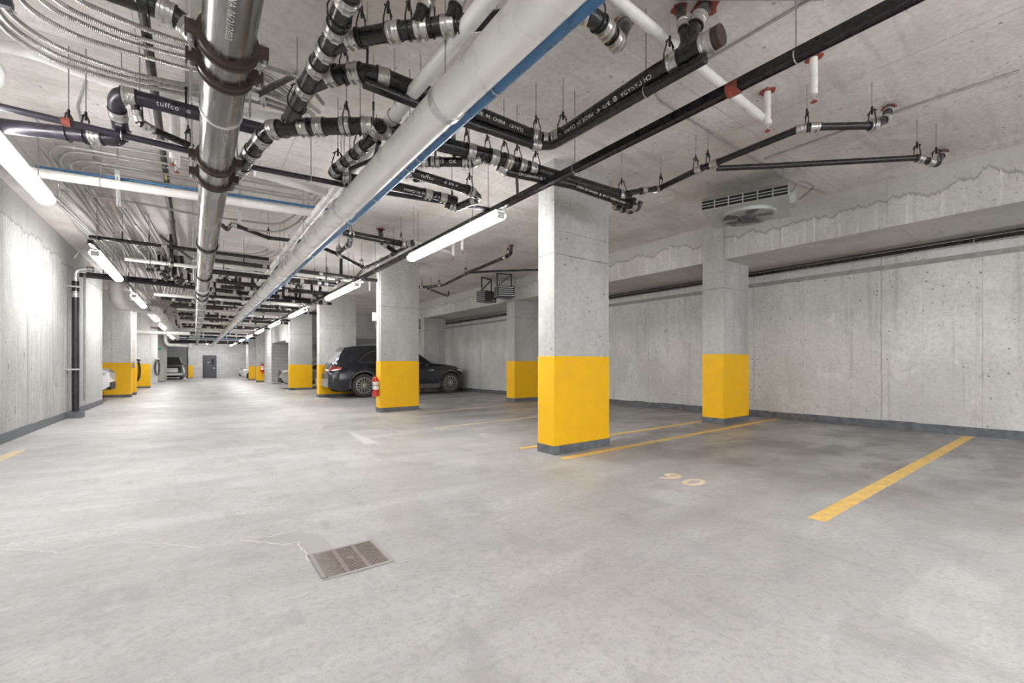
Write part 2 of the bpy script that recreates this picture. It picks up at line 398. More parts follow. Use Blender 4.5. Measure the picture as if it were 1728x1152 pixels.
# block-built room and dropped ramp soffit on the right, further up the aisle
struct(MB().box(3.85, 8.85, 30.6, 47, -.6, CEIL).build('wall_block_room', M['block'], origin=(3.85, 30.6, 0)))
struct(MB().box(3.9, 8.85, 21.75, 30.6, 2.30, CEIL).build('trim_ramp', M['column'], origin=(3.9, 21.75, 2.3)))

# ---------------------------------------------------------------- columns
def column(x0, x1, y0, y1, paint, label, top=CEIL, band=1.0, mat='column'):
    z = min(fz(x, y) for x in (x0, x1) for y in (y0, y1)); zc = fz(x0, y0)
    root = MB().box(x0, x1, y0, y1, z-.02, top).build('concrete_column', M[mat], origin=((x0+x1)/2, (y0+y1)/2, z))
    tag(root, label, 'column')
    if paint: 
        if paint > .2: MB().box(x0-.004, x1+.004, y0-.004, y1+.004, z+.09, zc+paint).build('painted_band', M['yellow'], root)
        MB().box(x0-.010, x1+.010, y0-.010, y1+.010, z-.02, z+.105).build('base_band', M['curb'], root)
    return root
c1 = column(3.42, 4.38, 3.80, 4.09, 1.17, 'nearest and largest concrete column with yellow lower part, beside stall 90')
c2 = column(7.36-.02, 8.24, 3.81, 4.19, 1.22, 'concrete column with yellow foot under the wall beam, beside the ceiling fan unit', SOF+.0)
c3 = column(3.42, 4.35, 9.70, 9.99, 1.18, 'yellow footed column in front of the dark car, red fire extinguisher on it')
c4 = column(7.34, 8.28, 9.84, 10.22, 1.17, 'slim looking yellow footed column under the far beam by the twin heaters', SOF)
c5 = column(3.42, 4.65, 15.75, 16.1, 1.12, 'yellow footed column just behind the dark car tailgate')
c6 = column(3.42, 4.35, 21.45, 21.8, 1.15, 'yellow footed column with the grey hatchback behind it')
c7 = column(7.34, 8.28, 15.85, 16.2, 0, 'plain grey column near the wall behind the bonnet of the dark car', SOF)
c8 = column(3.42, 4.1, 34.3, 34.6, 1.1, 'far yellow footed column beside the block built room, tiny extinguisher')
c9 = column(3.42, 4.1, 39.5, 39.8, 1.1, 'farthest yellow footed column by the white car')
c10 = column(-.5, -.16, 49.55, 49.9, 1.2, 'small column half painted yellow at the left end of the far block wall')
# upper faces of the wall columns standing a little proud of the beam
for (cx, cy, lab) in ((7.325, 3.81, 'pale upright pier on the beam face behind the fan unit'), (7.325, 9.84, 'pale upright pier on the beam face behind the twin heaters')):
    tag(MB().box(cx, cx+.03, cy, cy+.38, SOF, CEIL-.0).build('beam_pier', M['column'], origin=(cx, cy, SOF)), lab, 'pier')

def bay_wall(x0, x1, y0, y1, label, painted=True, mat='wall'):
    z = min(fz(x0, y0), fz(x1, y1))
    r = MB().box(x0, x1, y0, y1, z-.05, CEIL).build('concrete_wall_stub', M[mat], origin=(x1, y0, z)); tag(r, label, 'wall stub')
    if painted: MB().box(x0-.004, x1+.004, y0-.004, y1+.004, z+.07, fz(x1, y0)+1.17).build('painted_band', M['yellow'], r)
    MB().box(x0-.01, x1+.01, y0-.01, y1+.01, z-.02, z+.1).build('base_band', M['curb'], r)
    return r
bay_wall(-6, -1.75, 19.4, 19.75, 'wide wall end with yellow lower half, first past the left wall')
bay_wall(-6, -1.75, 20.9, 21.2, 'narrow looking yellow based wall end, second past the left wall')
bay_wall(-6, -1.75, 27.1, 27.5, 'yellow based wall end with charger cables hung on it, third past the left wall')
bay_wall(-6, -1.75, 38.2, 43.0, 'unpainted grey wall block beside the pale panel, last on the left', False, 'dim')
tag(MB().box(-2.35, -1.98, 36.4, 36.7, -.3, 3.3).build('pale_cabinet', M['white'], origin=(-2.1, 36.5, -.3)), 'tall pale panel standing beside the last grey wall block', 'cabinet')

# far door
d = struct(MB().box(1.58-.9, 1.58, 49.93, 50.0, -.40, 1.72).build('door_1', M['door'], origin=(1.1, 49.95, -.4)))
MB().box(.60, 1.66, 49.96, 50.01, -.4, 1.80).build('door_frame', M['charcoal'], d)
MB().box(1.28, 1.46, 49.9, 49.94, .95, 1.45).build('door_window', M['dark'], d)
MB().box(1.42, 1.54, 49.86, 49.94, .55, .60).build('door_handle', M['chrome'], d)
MB().box(.95, 1.1, 49.91, 49.94, 1.1, 1.14).build('door_notice', M['white'], d)

# ---------------------------------------------------------------- lamps
def make_light():
    r = empty('tube_light')
    L = 2.44
    MB().box(-.060, .060, .02, L-.02, .054, .090).build('housing', M['white'], r)
    prof = [(math.cos(a)*.072, math.sin(a)*.055) for a in [math.radians(160)+math.radians(220)*k/16 for k in range(17)]]
    prof = [(x, z+.035) for x, z in prof]
    n = len(prof); m = MB()
    m.add([(x, y, z) for y in (0, L) for x, z in prof], [(i, i+1, n+i+1, n+i) for i in range(n-1)]+[tuple(range(n)), tuple(range(2*n-1, n-1, -1)), (0, n, 2*n-1, n-1)])
    m.build('diffuser', M['tube'], r)
    for y in (-.012, L): MB().box(-.05, .05, y, y+.012, -.01, .07).build('end_cap', M['white'], r)
    for y in (.25, L-.25): MB().tube([(0, y, .08), (0, y, .70)], .004, 6).build('hanger_rod', M['rod'], r)
    return r
proto = make_light(); used = False
right_names = ['behind the camera', 'at the top right corner', 'beside the nearest yellow column', 'above the twin white sprinkler drops, second', 'above the dark car tailgate, third', 'above the grey hatchback, fourth', 'fifth', 'sixth', 'seventh', 'eighth']
def place_light(x, y, z, lab, grp):
    global used
    o = copy_tree(proto) if used else proto
    used = True; o.location = (x, y, z); tag(o, lab, 'light', grp)
RY = [-8.3, -2.25, 3.9, 9.15, 14.4, 19.65, 24.9, 30.15, 35.4, 40.65]
RD = ['tube lamp of the right row far behind the viewer', 'tube lamp whose end glows at the top right corner of the view', 'big tube lamp hanging left of the nearest yellow column', 'tube lamp left of the second yellow column of the right row', 'tube lamp above the tailgate of the dark car', 'tube lamp above the grey hatchback', 'tube lamp in front of the ramp soffit', 'tube lamp at the corner of the block room', 'tube lamp beside the block room', 'last tube lamp of the right row']
for y, lb in zip(RY, RD): place_light(2.72, y, 2.68, lb, 'tube lamps hung in a row on the right of the aisle')
LY = [-6.4, -1.3, 3.78, 8.86, 13.95, 19.0, 24.1, 29.2, 34.3]
LD = ['tube lamp of the left row far behind the viewer', 'tube lamp of the left row just behind the viewer', 'big tube lamp at the left edge over the left wall', 'tube lamp over the end of the left wall near the standpipe', 'tube lamp of the left row under the white branch duct', 'small tube lamp of the left row past the white duct elbow', 'tube lamp of the left row over the first yellow wall ends', 'tube lamp of the left row before the charger cables', 'last tube lamp of the left row']
for y, lb in zip(LY, LD): place_light(-1.2, y, 2.68, lb, 'tube lamps hung in a row on the left of the aisle')
place_light(2.72, 46.0, 2.68, 'added fill tube lamp right before the far block wall', None)  # this lamp and the next are added to brighten the far wall
place_light(.9, 46.5, 2.80, 'added fill tube lamp between the aisle rows at the far wall', None)
place_light(5.6, -3.6, 2.78, 'added fill tube lamp behind the viewer by the right wall, nearer', None)  # two unseen lamps added behind the viewer as fill light
place_light(5.6, -8.4, 2.78, 'added fill tube lamp behind the viewer by the right wall, farther', None)

# ---------------------------------------------------------------- pipe vocabulary
def hanger(parent, p, d, r, top=CEIL, m='black', simple=False):
    p = Vector(p); d = Vector(d); d.z = 0
    if d.length < .01: d = Vector((1, 0, 0))
    d.normalize(); s_ = Vector((-d.y, d.x, 0)); R = r+.007; mb = MB()
    if simple: mb.tube([p+s_*R*math.cos(a)+Vector((0, 0, R*math.sin(a))) for a in [2*math.pi*k/14 for k in range(14)]], .004, 5, closed=True)
    else:
        loop = [p+s_*R*math.cos(a)+Vector((0, 0, R*math.sin(a))) for a in [math.pi+math.pi*k/8 for k in range(9)]]
        loop = [p+s_*(-.022)+Vector((0, 0, R+.095)), p-s_*(R+.002)+Vector((0, 0, R*.7))]+loop+[p+s_*(R+.002)+Vector((0, 0, R*.7)), p+s_*.022+Vector((0, 0, R+.095))]
        mb.tube(loop, .0048, 6)
        mb.tube([p+s_*(-.045)+Vector((0, 0, R+.070)), p+Vector((0, 0, R+.105)), p+s_*.045+Vector((0, 0, R+.070))], .005, 5)
        mb.tube([p+Vector((0, 0, R+.060)), p+Vector((0, 0, R+.125))], .009, 6)
    h = mb.build('hanger', M[m], parent, smooth=True)
    MB().tube([p+Vector((0, 0, R+(.08 if not simple else 0))), Vector((p.x, p.y, top-.002))], .0042, 6).build('rod', M['rod'], h)
def coupling(parent, p, d, r, m='band', ln=.075):
    p = Vector(p); d = Vector(d).normalized(); mb = MB(); h = ln/2
    mb.lathe2(p, d, [(-h, r), (-h, r+.007), (-h*.62, r+.008), (-h*.55, r+.005), (-h*.1, r+.0055), (0, r+.007), (h*.1, r+.0055), (h*.55, r+.005), (h*.62, r+.008), (h, r+.007), (h, r)], 20)
    up = Vector((0, 0, 1)) if abs(d.z) < .8 else Vector((1, 0, 0)); s_ = d.cross(up).normalized()
    for k in (-1, 1): mb.obox(p+d*h*.6*k-s_*.0+Vector((0, 0, -r-.010)), d, s_, d.cross(s_), .008, .02, .006)
    c = mb.build('coupling', M[m], parent, smooth=True)
    for k in (-1, 1): MB().lathe2(p+d*(h+.004)*k, d, [(-.005, r), (-.005, r+.0045), (.005, r+.0045), (.005, r)], 20).build('gasket', M['rubber'], c, smooth=True)
def collar(p, r=.075, parent=None):       # red fire-stop where a pipe meets the slab
    mb = MB(); n = 18; p = Vector(p)
    ring = [(p.x+math.cos(2*math.pi*k/n)*r*(1+.18*math.sin(k*2.3+p.x*7)), p.y+math.sin(2*math.pi*k/n)*r*(1+.18*math.cos(k*1.7+p.y*5))) for k in range(n)]
    mb.prism(ring, CEIL-.012, CEIL-.001); return mb.build('fire_stop_collar', M['orange'], parent)
def pipe(pts, r, label, mat='black', name='drain_pipe', bend=.08, couple=(), hang=(), group=None, cat='pipe', seg=16, top=CEIL, cmat='band', hm='black', simple=False, caps=True, cl=.075, elbows=False, collars=()):
    raw = [Vector(p) for p in pts]
    path = smooth_path(raw, bend) if len(raw) > 2 else raw
    o = MB().tube(path, r, seg, caps=caps).build(name, M[mat], smooth=True)
    tag(o, label, cat, group)
    if elbows:
        for i in range(1, len(raw)-1):
            for q_ in (raw[i-1], raw[i+1]):
                dd = (q_-raw[i]); L = dd.length
                if L > bend*1.5: coupling(o, raw[i]+dd.normalized()*(bend+.03), dd, r, cmat, cl)
    for c in couple:
        p, d_ = nearest(path, c) if not isinstance(c, (int, float)) else along(path, c); coupling(o, p, d_, r, cmat, cl)
    for c in hang:
        p, d_ = nearest(path, c) if not isinstance(c, (int, float)) else along(path, c); hanger(o, p, d_, r, top, hm, simple)
    for c in collars: collar(c, r*1.7, o)
    return o
def print_text(txt, parent, p0, p1, r, size, start=0.0, roll=0.0, eye=(0, 0, H), m='text', part='printed_text'):
    p0, p1 = Vector(p0), Vector(p1); d = (p1-p0).normalized(); q = p0+d*start
    v = Vector(eye)-q; n = (v-d*v.dot(d)).normalized(); up = n.cross(d).normalized()
    n2 = n*math.cos(roll)+up*math.sin(roll); up2 = n2.cross(d).normalized()
    cu = bpy.data.curves.new('t', 'FONT'); cu.body = txt; cu.size = size; cu.resolution_u = 2; cu.space_character = 1.15
    to = bpy.data.objects.new('t', cu); COL.objects.link(to); bpy.context.view_layer.update()
    dg = bpy.context.evaluated_depsgraph_get(); me = bpy.data.meshes.new_from_object(to.evaluated_get(dg))
    bpy.data.objects.remove(to); R = r+.0022
    o0 = Vector(parent['_o'])
    for vt in me.vertices:
        x, y = vt.co.x, vt.co.y-size*.35
        a = y/R; vt.co = q+d*x+(n2*math.cos(a)+up2*math.sin(a))*R - o0
    me.materials.clear(); me.materials.append(M[m])
    o = bpy.data.objects.new(part, me); COL.objects.link(o); o.parent = parent; o['_o'] = tuple(o0)
    return o

# ---------------------------------------------------------------- the long pipes of the aisle
# big steel storm pipe
sx, sz, sr = .136, 2.70, .112
sil = MB().tube([(sx, y, sz) for y in (-4, 0, 5, 10, 20, 30, 40, 47)], sr, 32).build('steel_main_pipe', M['silver'], origin=(sx, 5, sz), smooth=True)
tag(sil, 'large bare steel pipe running overhead down the whole aisle', 'pipe')
def groove(y, r=sr):
    c = Vector((sx, y, sz)); mb = MB(); w_ = .035
    mb.lathe2(c, Vector((0, 1, 0)), [(-w_, r), (-w_, r+.022), (-w_*.5, r+.026), (-w_*.3, r+.016), (w_*.3, r+.016), (w_*.5, r+.026), (w_, r+.022), (w_, r)], 28)
    for s_ in (-1, 1): mb.box(sx+s_*(r+.015), sx+s_*(r+.065), y-w_*.8, y+w_*.8, sz-.03, sz+.03) if s_ > 0 else mb.box(sx-(r+.065), sx-(r+.015), y-w_*.8, y+w_*.8, sz-.03, sz+.03)
    o = mb.build('grooved_coupling', M['brown'], sil, smooth=True)
    for s_ in (-1, 1): MB().tube([(sx+s_*(r+.045), y, sz-.055), (sx+s_*(r+.045), y, sz+.055)], .012, 8).build('bolt', M['zinc'], o)
def yat(v, z=sz-sr): return at(385 if v < 330 else 350, v, z).y
for v in (108, 148, 292, 318): groove(at(385-(v-100)*.12, v, sz-sr+.0).y)
for v in (425, 474, 500, 508): 
    y = at(345, v, sz-sr).y; MB().lathe2(Vector((sx, y, sz)), Vector((0, 1, 0)), [(-.05, sr), (-.05, sr+.014), (.05, sr+.014), (.05, sr)], 28).build('coupling', M['rubber'], sil, smooth=True)
for y in (11.5, 13.6, 15.2, 18, 20, 22.5, 25, 28):
    MB().lathe2(Vector((sx, y, sz)), Vector((0, 1, 0)), [(-.06, sr), (-.06, sr+.014), (.06, sr+.014), (.06, sr)], 20).build('coupling', M['zinc'], sil, smooth=True)
yc = at(365, 213, sz-sr).y
rg = MB().lathe2(Vector((sx, yc, sz)), Vector((0, 1, 0)), [(-.012, sr), (-.012, sr+.006), (.012, sr+.006), (.012, sr)], 28).build('clamp_ring', M['zinc'], sil, smooth=True)
for s_ in (-1, 1): MB().box(sx+s_*(sr+.02)-.02, sx+s_*(sr+.02)+.02, yc-.012, yc+.012, sz+.0, sz+.03).build('clamp_ear', M['zinc'], rg)
for y in (at(365, 100, sz).y, yc, 4.4, 7.5, 10.5, 14, 18, 22):
    for s_ in (-1, 1): MB().tube([(sx+s_*(sr+.045), y, sz), (sx+s_*(sr+.045), y, CEIL-.002)], .007, 6).build('riser_rod', M['zinc'], sil)
print_text('MADE IN CHINA 06/21/2022', sil, (sx, at(395, 92, sz-sr).y-.66, sz), (sx, 4, sz), sr, .040, 0, .0)

# white jacketed pipe with the blue pipe beside it
wx, wz, wr = 1.185, 2.60, .104
wp = MB().tube([(wx, y, wz) for y in (-4, 0, 6, 12, 24, 36, 46)], wr, 32).build('white_main_pipe', M['white_pipe'], origin=(wx, 5, wz), smooth=True)
tag(wp, 'large white jacketed pipe running overhead down the aisle beside the blue pipe', 'pipe')
yb = at(752, 172, wz).y
for y, nm, mt, w_, h_ in ((yb, 'strap', 'zinc', .028, .008), (yb+.16, 'seam_joint', 'white_pipe', .004, .002), (5.8, 'seam_joint', 'white_pipe', .004, .002), (9.2, 'strap', 'zinc', .02, .006), (14, 'strap', 'zinc', .02, .006)):
    MB().lathe2(Vector((wx, y, wz)), Vector((0, 1, 0)), [(-w_, wr), (-w_, wr+h_), (w_, wr+h_), (w_, wr)], 32).build(nm, M[mt], wp, smooth=True)
MB().tube([(wx+.06, -4, wz-.086), (wx+.06, 46, wz-.086)], .0025, 6).build('lap_seam', M['white_pipe'], wp)
for y in (yb+.02, 4.4, 6.4, 8.4, 11, 14): 
    hanger(wp, (wx, y, wz), (0, 1, 0), wr, CEIL, 'zinc', True)
bx, bz, br_ = 1.425, 2.70, .041
bp = MB().tube([(bx, y, bz) for y in (-4, 0, 6, 12, 24, 44)], br_, 16).build('blue_pipe', M['blue'], origin=(bx, 5, bz), smooth=True)
tag(bp, 'slim blue pipe running along the right side of the big white pipe', 'pipe')
for y in (at(835, 145, bz).y, at(705, 262, bz).y, at(690, 280, bz).y, at(628, 330, bz).y, at(590, 370, bz).y, 6.9, 9, 12, 15): hanger(bp, (bx, y, bz), (0, 1, 0), br_, CEIL, 'zinc', True)
# second white pipe higher up
w2x, w2z = 1.235, 2.98
w2 = MB().tube([(w2x, y, w2z) for y in (-4, 2, 8, 16, 28)], .048, 20).build('white_sprinkler_main', M['white_pipe'], origin=(w2x, 4, w2z), smooth=True)
tag(w2, 'slimmer white pipe tucked above and left of the big white pipe', 'pipe')
for y in (3.2, 4.7, 6.3, 8.3, 10.5): hanger(w2, (w2x, y, w2z), (0, 1, 0), .048, CEIL, 'rod', True)

# lamp rails
def rail(x, y0, y1, z, label):
    m = MB().box(x-.031, x+.031, y0, y1, z, z+.055).build('lamp_rail', M['black'], origin=(x, 3, z)); tag(m, label, 'rail')
    for s_ in (-1, 1): MB().box(x+s_*.028-.003, x+s_*.028+.003, y0, y1, z-.005, z+.002).build('rail_lip', M['violet'], m)
    y = y0+.5
    while y < min(y1, 20):
        hanger(m, (x, y, z+.02), (0, 1, 0), .030, CEIL, 'zinc', True); y += 1.75
    return m
rail(2.72, -10, 45, 2.78, 'black channel rail carrying the right row of tube lamps')
rail(-1.2, 8.5, 44, 2.78, 'thin channel rail carrying the left row of tube lamps')
cl = at(1262, 168, 2.80); tag(MB().lathe2(Vector((2.72, cl.y, 2.80)), Vector((0, 1, 0)), [(-.035, .02), (-.035, .045), (.035, .045), (.035, .02)], 12).build('red_clamp', M['orange'], origin=(2.72, cl.y, 2.8), smooth=True), 'small red clamp on the black lamp rail under the white branch pipe', 'clamp')
b0 = at(875, 300, 3.2); 
tag(MB().bar((2.75, at(900, 345, 2.8).y, 2.80), at(872, 300, 3.2), .03, .03).build('rail_brace', M['black']), 'short black diagonal brace rising from the lamp rail to the drains', 'brace')

# ---------------------------------------------------------------- near drains
Z1 = 3.0
B1 = [at(600, -40, Z1), at(556, 75, Z1), at(520, 140, Z1), at(480, 222, Z1-.02)]
o = pipe(B1, .056, 'black drain coming from the top of the view down to the main drain elbow', bend=.02,
         couple=[at(590, 0, Z1), at(566, 48, Z1), at(546, 82, Z1), at(534, 112, Z1), at(513, 148, Z1), at(490, 205, Z1)], hang=[at(572, 30, Z1), at(498, 175, Z1)])
P_ = [at(560, 78, Z1), at(592, 66, Z1), at(660, 54, Z1), at(780, 40, Z1), at(900, 28, Z1), at(985, 20, Z1), at(1012, 38, Z1-.02), at(1040, 70, Z1-.02)]
o = pipe(P_, .048, 'black branch drain crossing the top of the view behind the big white pipe', bend=.04, couple=[at(594, 64, Z1), at(665, 53, Z1), at(712, 47, Z1), at(757, 43, Z1), at(980, 24, Z1), at(1018, 42, Z1), at(1036, 62, Z1)],
         hang=[at(610, 62, Z1), at(655, 55, Z1), at(690, 50, Z1), at(730, 46, Z1), at(775, 41, Z1), at(1008, 32, Z1)])
for i, (a, b, lb) in enumerate((((705, 38), (735, -30), 'first black riser branching up near the top edge'), ((760, 34), (785, -30), 'second black riser branching up near the top edge, nearer the white pipe'))):
    pipe([at(*a, Z1), at(*b, 3.25)], .036, lb, couple=[at((a[0]+b[0])/2-6, (a[1]+b[1])/2+8, 3.12)])
pipe([at(1042, 72, Z1), at(1052, 45, 3.15), at(1050, 40, CEIL)], .045, 'short black riser rising beside the top white branch pipe', couple=[at(1050, 50, 3.2)], bend=.04, collars=[at(1050, 40, CEIL)])
Z2 = 3.02
P_ = [at(524, 142, Z2), at(560, 127, Z2), at(612, 122, Z2), at(645, 130, Z2), at(770, 178, Z2), at(903, 232, Z2), at(925, 238, Z2), at(948, 228, Z2), at(1090, 135, Z2), at(1150, 98, Z2), at(1205, 66, Z2)]
o = pipe(P_, .058, 'thick black drain bent in a wide V, brown cap at its upper right end', bend=.05, couple=[at(560, 127, Z2), at(600, 123, Z2), at(645, 131, Z2), at(902, 230, Z2), at(921, 238, Z2), at(942, 231, Z2), at(1138, 105, Z2), at(1195, 72, Z2)],
         hang=[at(582, 125, Z2), at(620, 124, Z2), at(905, 232, Z2), at(950, 226, Z2), at(1130, 110, Z2)])
MB().tube([at(1200, 69, Z2), at(1218, 58, Z2)], .062, 16).build('end_cap', M['brown'], o, smooth=True)
print_text('MADE  IN  CHINA   12/19/22', o, P_[4], P_[5], .058, .035, .10, .25)
print_text('CH CANADA  @  B70  4"  MADE IN CHINA  CH CANADA', o, P_[8]+(P_[9]-P_[8])*.3, P_[7], .058, .040, .0, -.1)
pipe([at(1150, 98, Z2), at(1165, 62, 3.2), at(1180, 30, 3.3), at(1190, 12, CEIL)], .048, 'thick black riser up to the slab beside the brown end cap', bend=.06, couple=[at(1178, 40, 3.28)], collars=[at(1190, 12, CEIL)])
pipe([at(1158, 78, 3.1), at(1152, 40, 3.28), at(1146, 12, CEIL)], .030, 'thin black riser up to a red slab collar, top right', bend=.05, couple=[at(1153, 42, 3.27)], collars=[at(1146, 14, CEIL)])
# the slimmer drain under the V
Z3 = 2.93
P_ = [at(614, 140, Z3), at(780, 205, Z3), at(905, 246, Z3), at(932, 246, Z3), at(1190, 98, Z3)]
pipe(P_, .034, 'slimmer black drain following just below the wide V', bend=.05, couple=[at(905, 245, Z3)], hang=[at(1090, 155, Z3)], hm='zinc', simple=True)
# main drain
Z4 = 2.94
P_ = [at(385, 312, 2.82), at(428, 252, 2.88), at(455, 218, Z4), at(520, 214, Z4), at(620, 212, Z4), at(660, 219, Z4), at(735, 241, Z4), at(830, 264, Z4), at(905, 288, Z4), at(1060, 334, Z4)]
o = pipe(P_, .062, 'thickest black drain joining the steel pipe and crossing to the big yellow column', bend=.06, elbows=False,
         couple=[at(405, 283, 2.84), at(425, 256, 2.88), at(443, 234, 2.91), at(463, 217, Z4), at(515, 215, Z4), at(540, 214, Z4), at(585, 213, Z4), at(620, 212, Z4), at(636, 214, Z4), at(795, 253, Z4), at(832, 265, Z4), at(855, 272, Z4), at(878, 279, Z4), at(896, 285, Z4), at(1045, 330, Z4)],
         hang=[at(585, 213, Z4), at(630, 213, Z4), at(788, 252, Z4), at(822, 262, Z4), at(850, 271, Z4), at(872, 278, Z4), at(903, 288, Z4), at(1048, 331, Z4)])
Z5 = 2.86
P_ = [at(842, 280, 2.90), at(856, 290, Z5), at(965, 312, Z5), at(1075, 350, Z5)]
o = pipe(P_, .040, 'black drain with white lettering just below the thickest drain', bend=.03, couple=[at(848, 287, Z5), at(1068, 347, Z5)])
print_text('CH CANADA @ B70 3"', o, P_[1], P_[2], .040, .032, .10, .1)
print_text('CHINA CH CANADA  @  B70 3"  MADE IN CHINA', o, P_[2], P_[3], .040, .030, .03, .1)
for i, (u, v) in enumerate(((1040, 348), (1050, 352), (1062, 354), (1072, 350))):
    lbs = ['leftmost of the four stubby drain traps at the column end of the drains', 'second of the four stubby drain traps at the column end', 'third of the four stubby drain traps at the column end', 'rightmost of the four stubby drain traps at the column end']
    pipe([at(u-2, v-14, 2.9), at(u-4, v+2, 2.84), at(u+4, v+4, 2.83), at(u+9, v-10, 2.92)], .027, lbs[i], name='drain_trap', cat='drain trap', group='traps beside the nearest column', bend=.04, couple=[at(u-4, v-2, 2.85)], cl=.04, mat='dark_fit')
# pipe right of the column to two slab drains
Z6 = 3.12
P_ = [at(1058, 326, Z4), at(1085, 321, Z6-.1), at(1112, 318, Z6), at(1180, 285, Z6), at(1205, 276, Z6), at(1350, 217, Z6), at(1372, 214, Z6), at(1476, 212, Z6), at(1496, 200, 3.25), at(1500, 180, CEIL)]
o = pipe(P_, .031, 'slim black drain stepping right from the column to the upper slab collar', bend=.05, couple=[at(1070, 324, Z6-.08), at(1100, 319, Z6), at(1180, 286, Z6), at(1207, 277, Z6), at(1352, 217, Z6), at(1374, 214, Z6), at(1474, 212, Z6), at(1492, 203, 3.23), at(1499, 186, 3.4)],
         hang=[at(1115, 316, Z6), at(1175, 288, Z6), at(1195, 280, Z6), at(1362, 215, Z6), at(1472, 212, Z6)], collars=[at(1500, 180, CEIL)])
P_ = [at(1210, 284, Z6), at(1300, 280, Z6), at(1550, 266, Z6), at(1580, 276, Z6-.03), at(1590, 262, 3.3), at(1592, 255, CEIL)]
pipe(P_, .028, 'long straight black drain passing in front of the fan unit to the lower slab collar', bend=.04, couple=[at(1553, 266, Z6), at(1576, 272, Z6-.03), at(1590, 260, 3.3)], hang=[at(1548, 266, Z6), at(1584, 274, 3.1)], collars=[at(1592, 255, CEIL)])
# cluster under the white pipe
Z7 = 2.86
P_ = [at(642, 206, Z4), at(628, 235, Z7), at(560, 292, Z7), at(575, 298, Z7), at(650, 310, Z7), at(770, 338, Z7)]
o = pipe(P_, .044, 'black drain dropping from the thickest drain and doubling back under the white pipe', bend=.05, couple=[at(634, 226, Z7), at(612, 249, Z7), at(595, 263, Z7), at(580, 276, Z7), at(568, 286, Z7), at(585, 300, Z7), at(722, 327, Z7), at(748, 332, Z7)], hang=[at(572, 284, Z7), at(590, 302, Z7), at(608, 252, Z7)])
print_text('B70 3"  MADE IN CHINA', o, P_[5], P_[4], .044, .036, .17, .2)
pipe([at(640, 212, Z7), at(662, 236, Z7), at(672, 262, 2.95)], .040, 'short black drain stub ending against the white pipe', bend=.03, couple=[at(648, 221, Z7), at(660, 240, Z7)])
pipe([at(640, 240, Z7), at(632, 268, Z7), at(590, 285, Z7)], .018, 'thin curved steel hose tucked in the drain cluster', mat='dark_fit', name='hose', bend=.06)
P_ = [at(672, 248, 2.97), at(700, 272, Z7), at(800, 274, Z7), at(818, 262, 2.92)]
o = pipe(P_, .040, 'short level black drain right of the blue pipe, marked OK', bend=.04, couple=[at(716, 273, Z7), at(735, 273, Z7), at(788, 274, Z7), at(804, 271, Z7)], hang=[at(735, 273, Z7), at(790, 274, Z7)])
print_text('2022   OK', o, P_[1], P_[2], .040, .040, .17, .1)
Z8 = 2.80
P_ = [at(672, 296, Z8), at(690, 290, Z8), at(795, 322, Z8), at(808, 334, Z8), at(772, 350, 2.82), at(752, 344, 2.84)]
o = pipe(P_, .042, 'black drain with white brand lettering looping back above the lit tube lamp', bend=.05, couple=[at(690, 291, Z8), at(793, 322, Z8), at(797, 336, Z8), at(765, 350, Z8)], hang=[at(793, 321, Z8), at(765, 348, Z8)])
print_text('tuffco', o, P_[1], P_[2], .042, .048, .10, .15); print_text('@  B70  4"', o, P_[1], P_[2], .042, .030, .34, .15)
pipe([at(702, 300, 3.0), at(712, 302, CEIL-.02)], .045, 'black riser to the slab behind the lettered looping drain', collars=[at(712, 302, CEIL)])
pipe([at(765, 214, 3.05), at(767, 272, Z8+.1)], .020, 'thin steel drop pipe behind the short level drain', mat='zinc')
# sprinkler line from the left edge to beyond the white pipe
Z9 = 2.85
P_ = [at(-60, 168, Z9), at(0, 180, Z9), at(110, 206, Z9), at(330, 257, Z9), at(430, 283, Z9), at(650, 325, Z9), at(848, 357, Z9)]
o = pipe(P_, .024, 'slim black sprinkler line crossing the aisle from the left edge to the lit lamp', mat='violet', name='sprinkler_line', bend=.02, hang=[at(525, 300, Z9), at(205, 228, Z9)], hm='zinc', simple=True)
MB().lathe2(at(112, 206, Z9), P_[3]-P_[2], [(-.03, .024), (-.03, .038), (.03, .038), (.03, .024)], 14).build('red_tee', M['orange'], o, smooth=True)
o = pipe([at(-60, 202, 2.83), at(0, 212, 2.83), at(170, 232, 2.83), at(198, 236, 2.83), at(205, 222, 2.9), at(195, 170, 3.02), at(205, 158, 3.04), at(335, 192, 3.04), at(470, 226, 3.0)], .052, 'violet black drain at the left edge climbing through two elbows', mat='violet', bend=.07,
         couple=[at(163, 231, 2.83), at(203, 222, 2.92), at(196, 186, 3.0), at(218, 161, 3.04)], hang=[at(115, 225, 2.83), at(145, 229, 2.83), at(314, 187, 3.04)])
print_text('tuffco', o, at(250, 169, 3.04), at(335, 192, 3.04), .052, .050, .05, 0); print_text('@', o, at(315, 187, 3.04), at(335, 192, 3.04), .052, .03, 0, 0)
pipe([at(228, 178, 3.0), at(236, 205, 2.9), at(252, 216, 2.88), at(324, 247, 2.88)], .026, 'thin black drain curling down between the elbow drain and the steel pipe', bend=.05, couple=[at(232, 196, 2.93), at(250, 215, 2.88)], hang=[at(238, 200, 2.9), at(318, 244, 2.88)])
P_ = [at(150, -30, 3.1), at(285, 20, 3.1), at(322, 50, 3.05), at(345, 75, 2.95)]
o = pipe(P_, .056, 'black drain at the top left bending down to the steel pipe', bend=.08, couple=[at(280, 18, 3.1), at(318, 60, 3.02)], hang=[at(250, 5, 3.1)])
print_text('OX', o, P_[0], P_[1], .056, .05, (at(200, -8, 3.1)-P_[0]).length, .1)
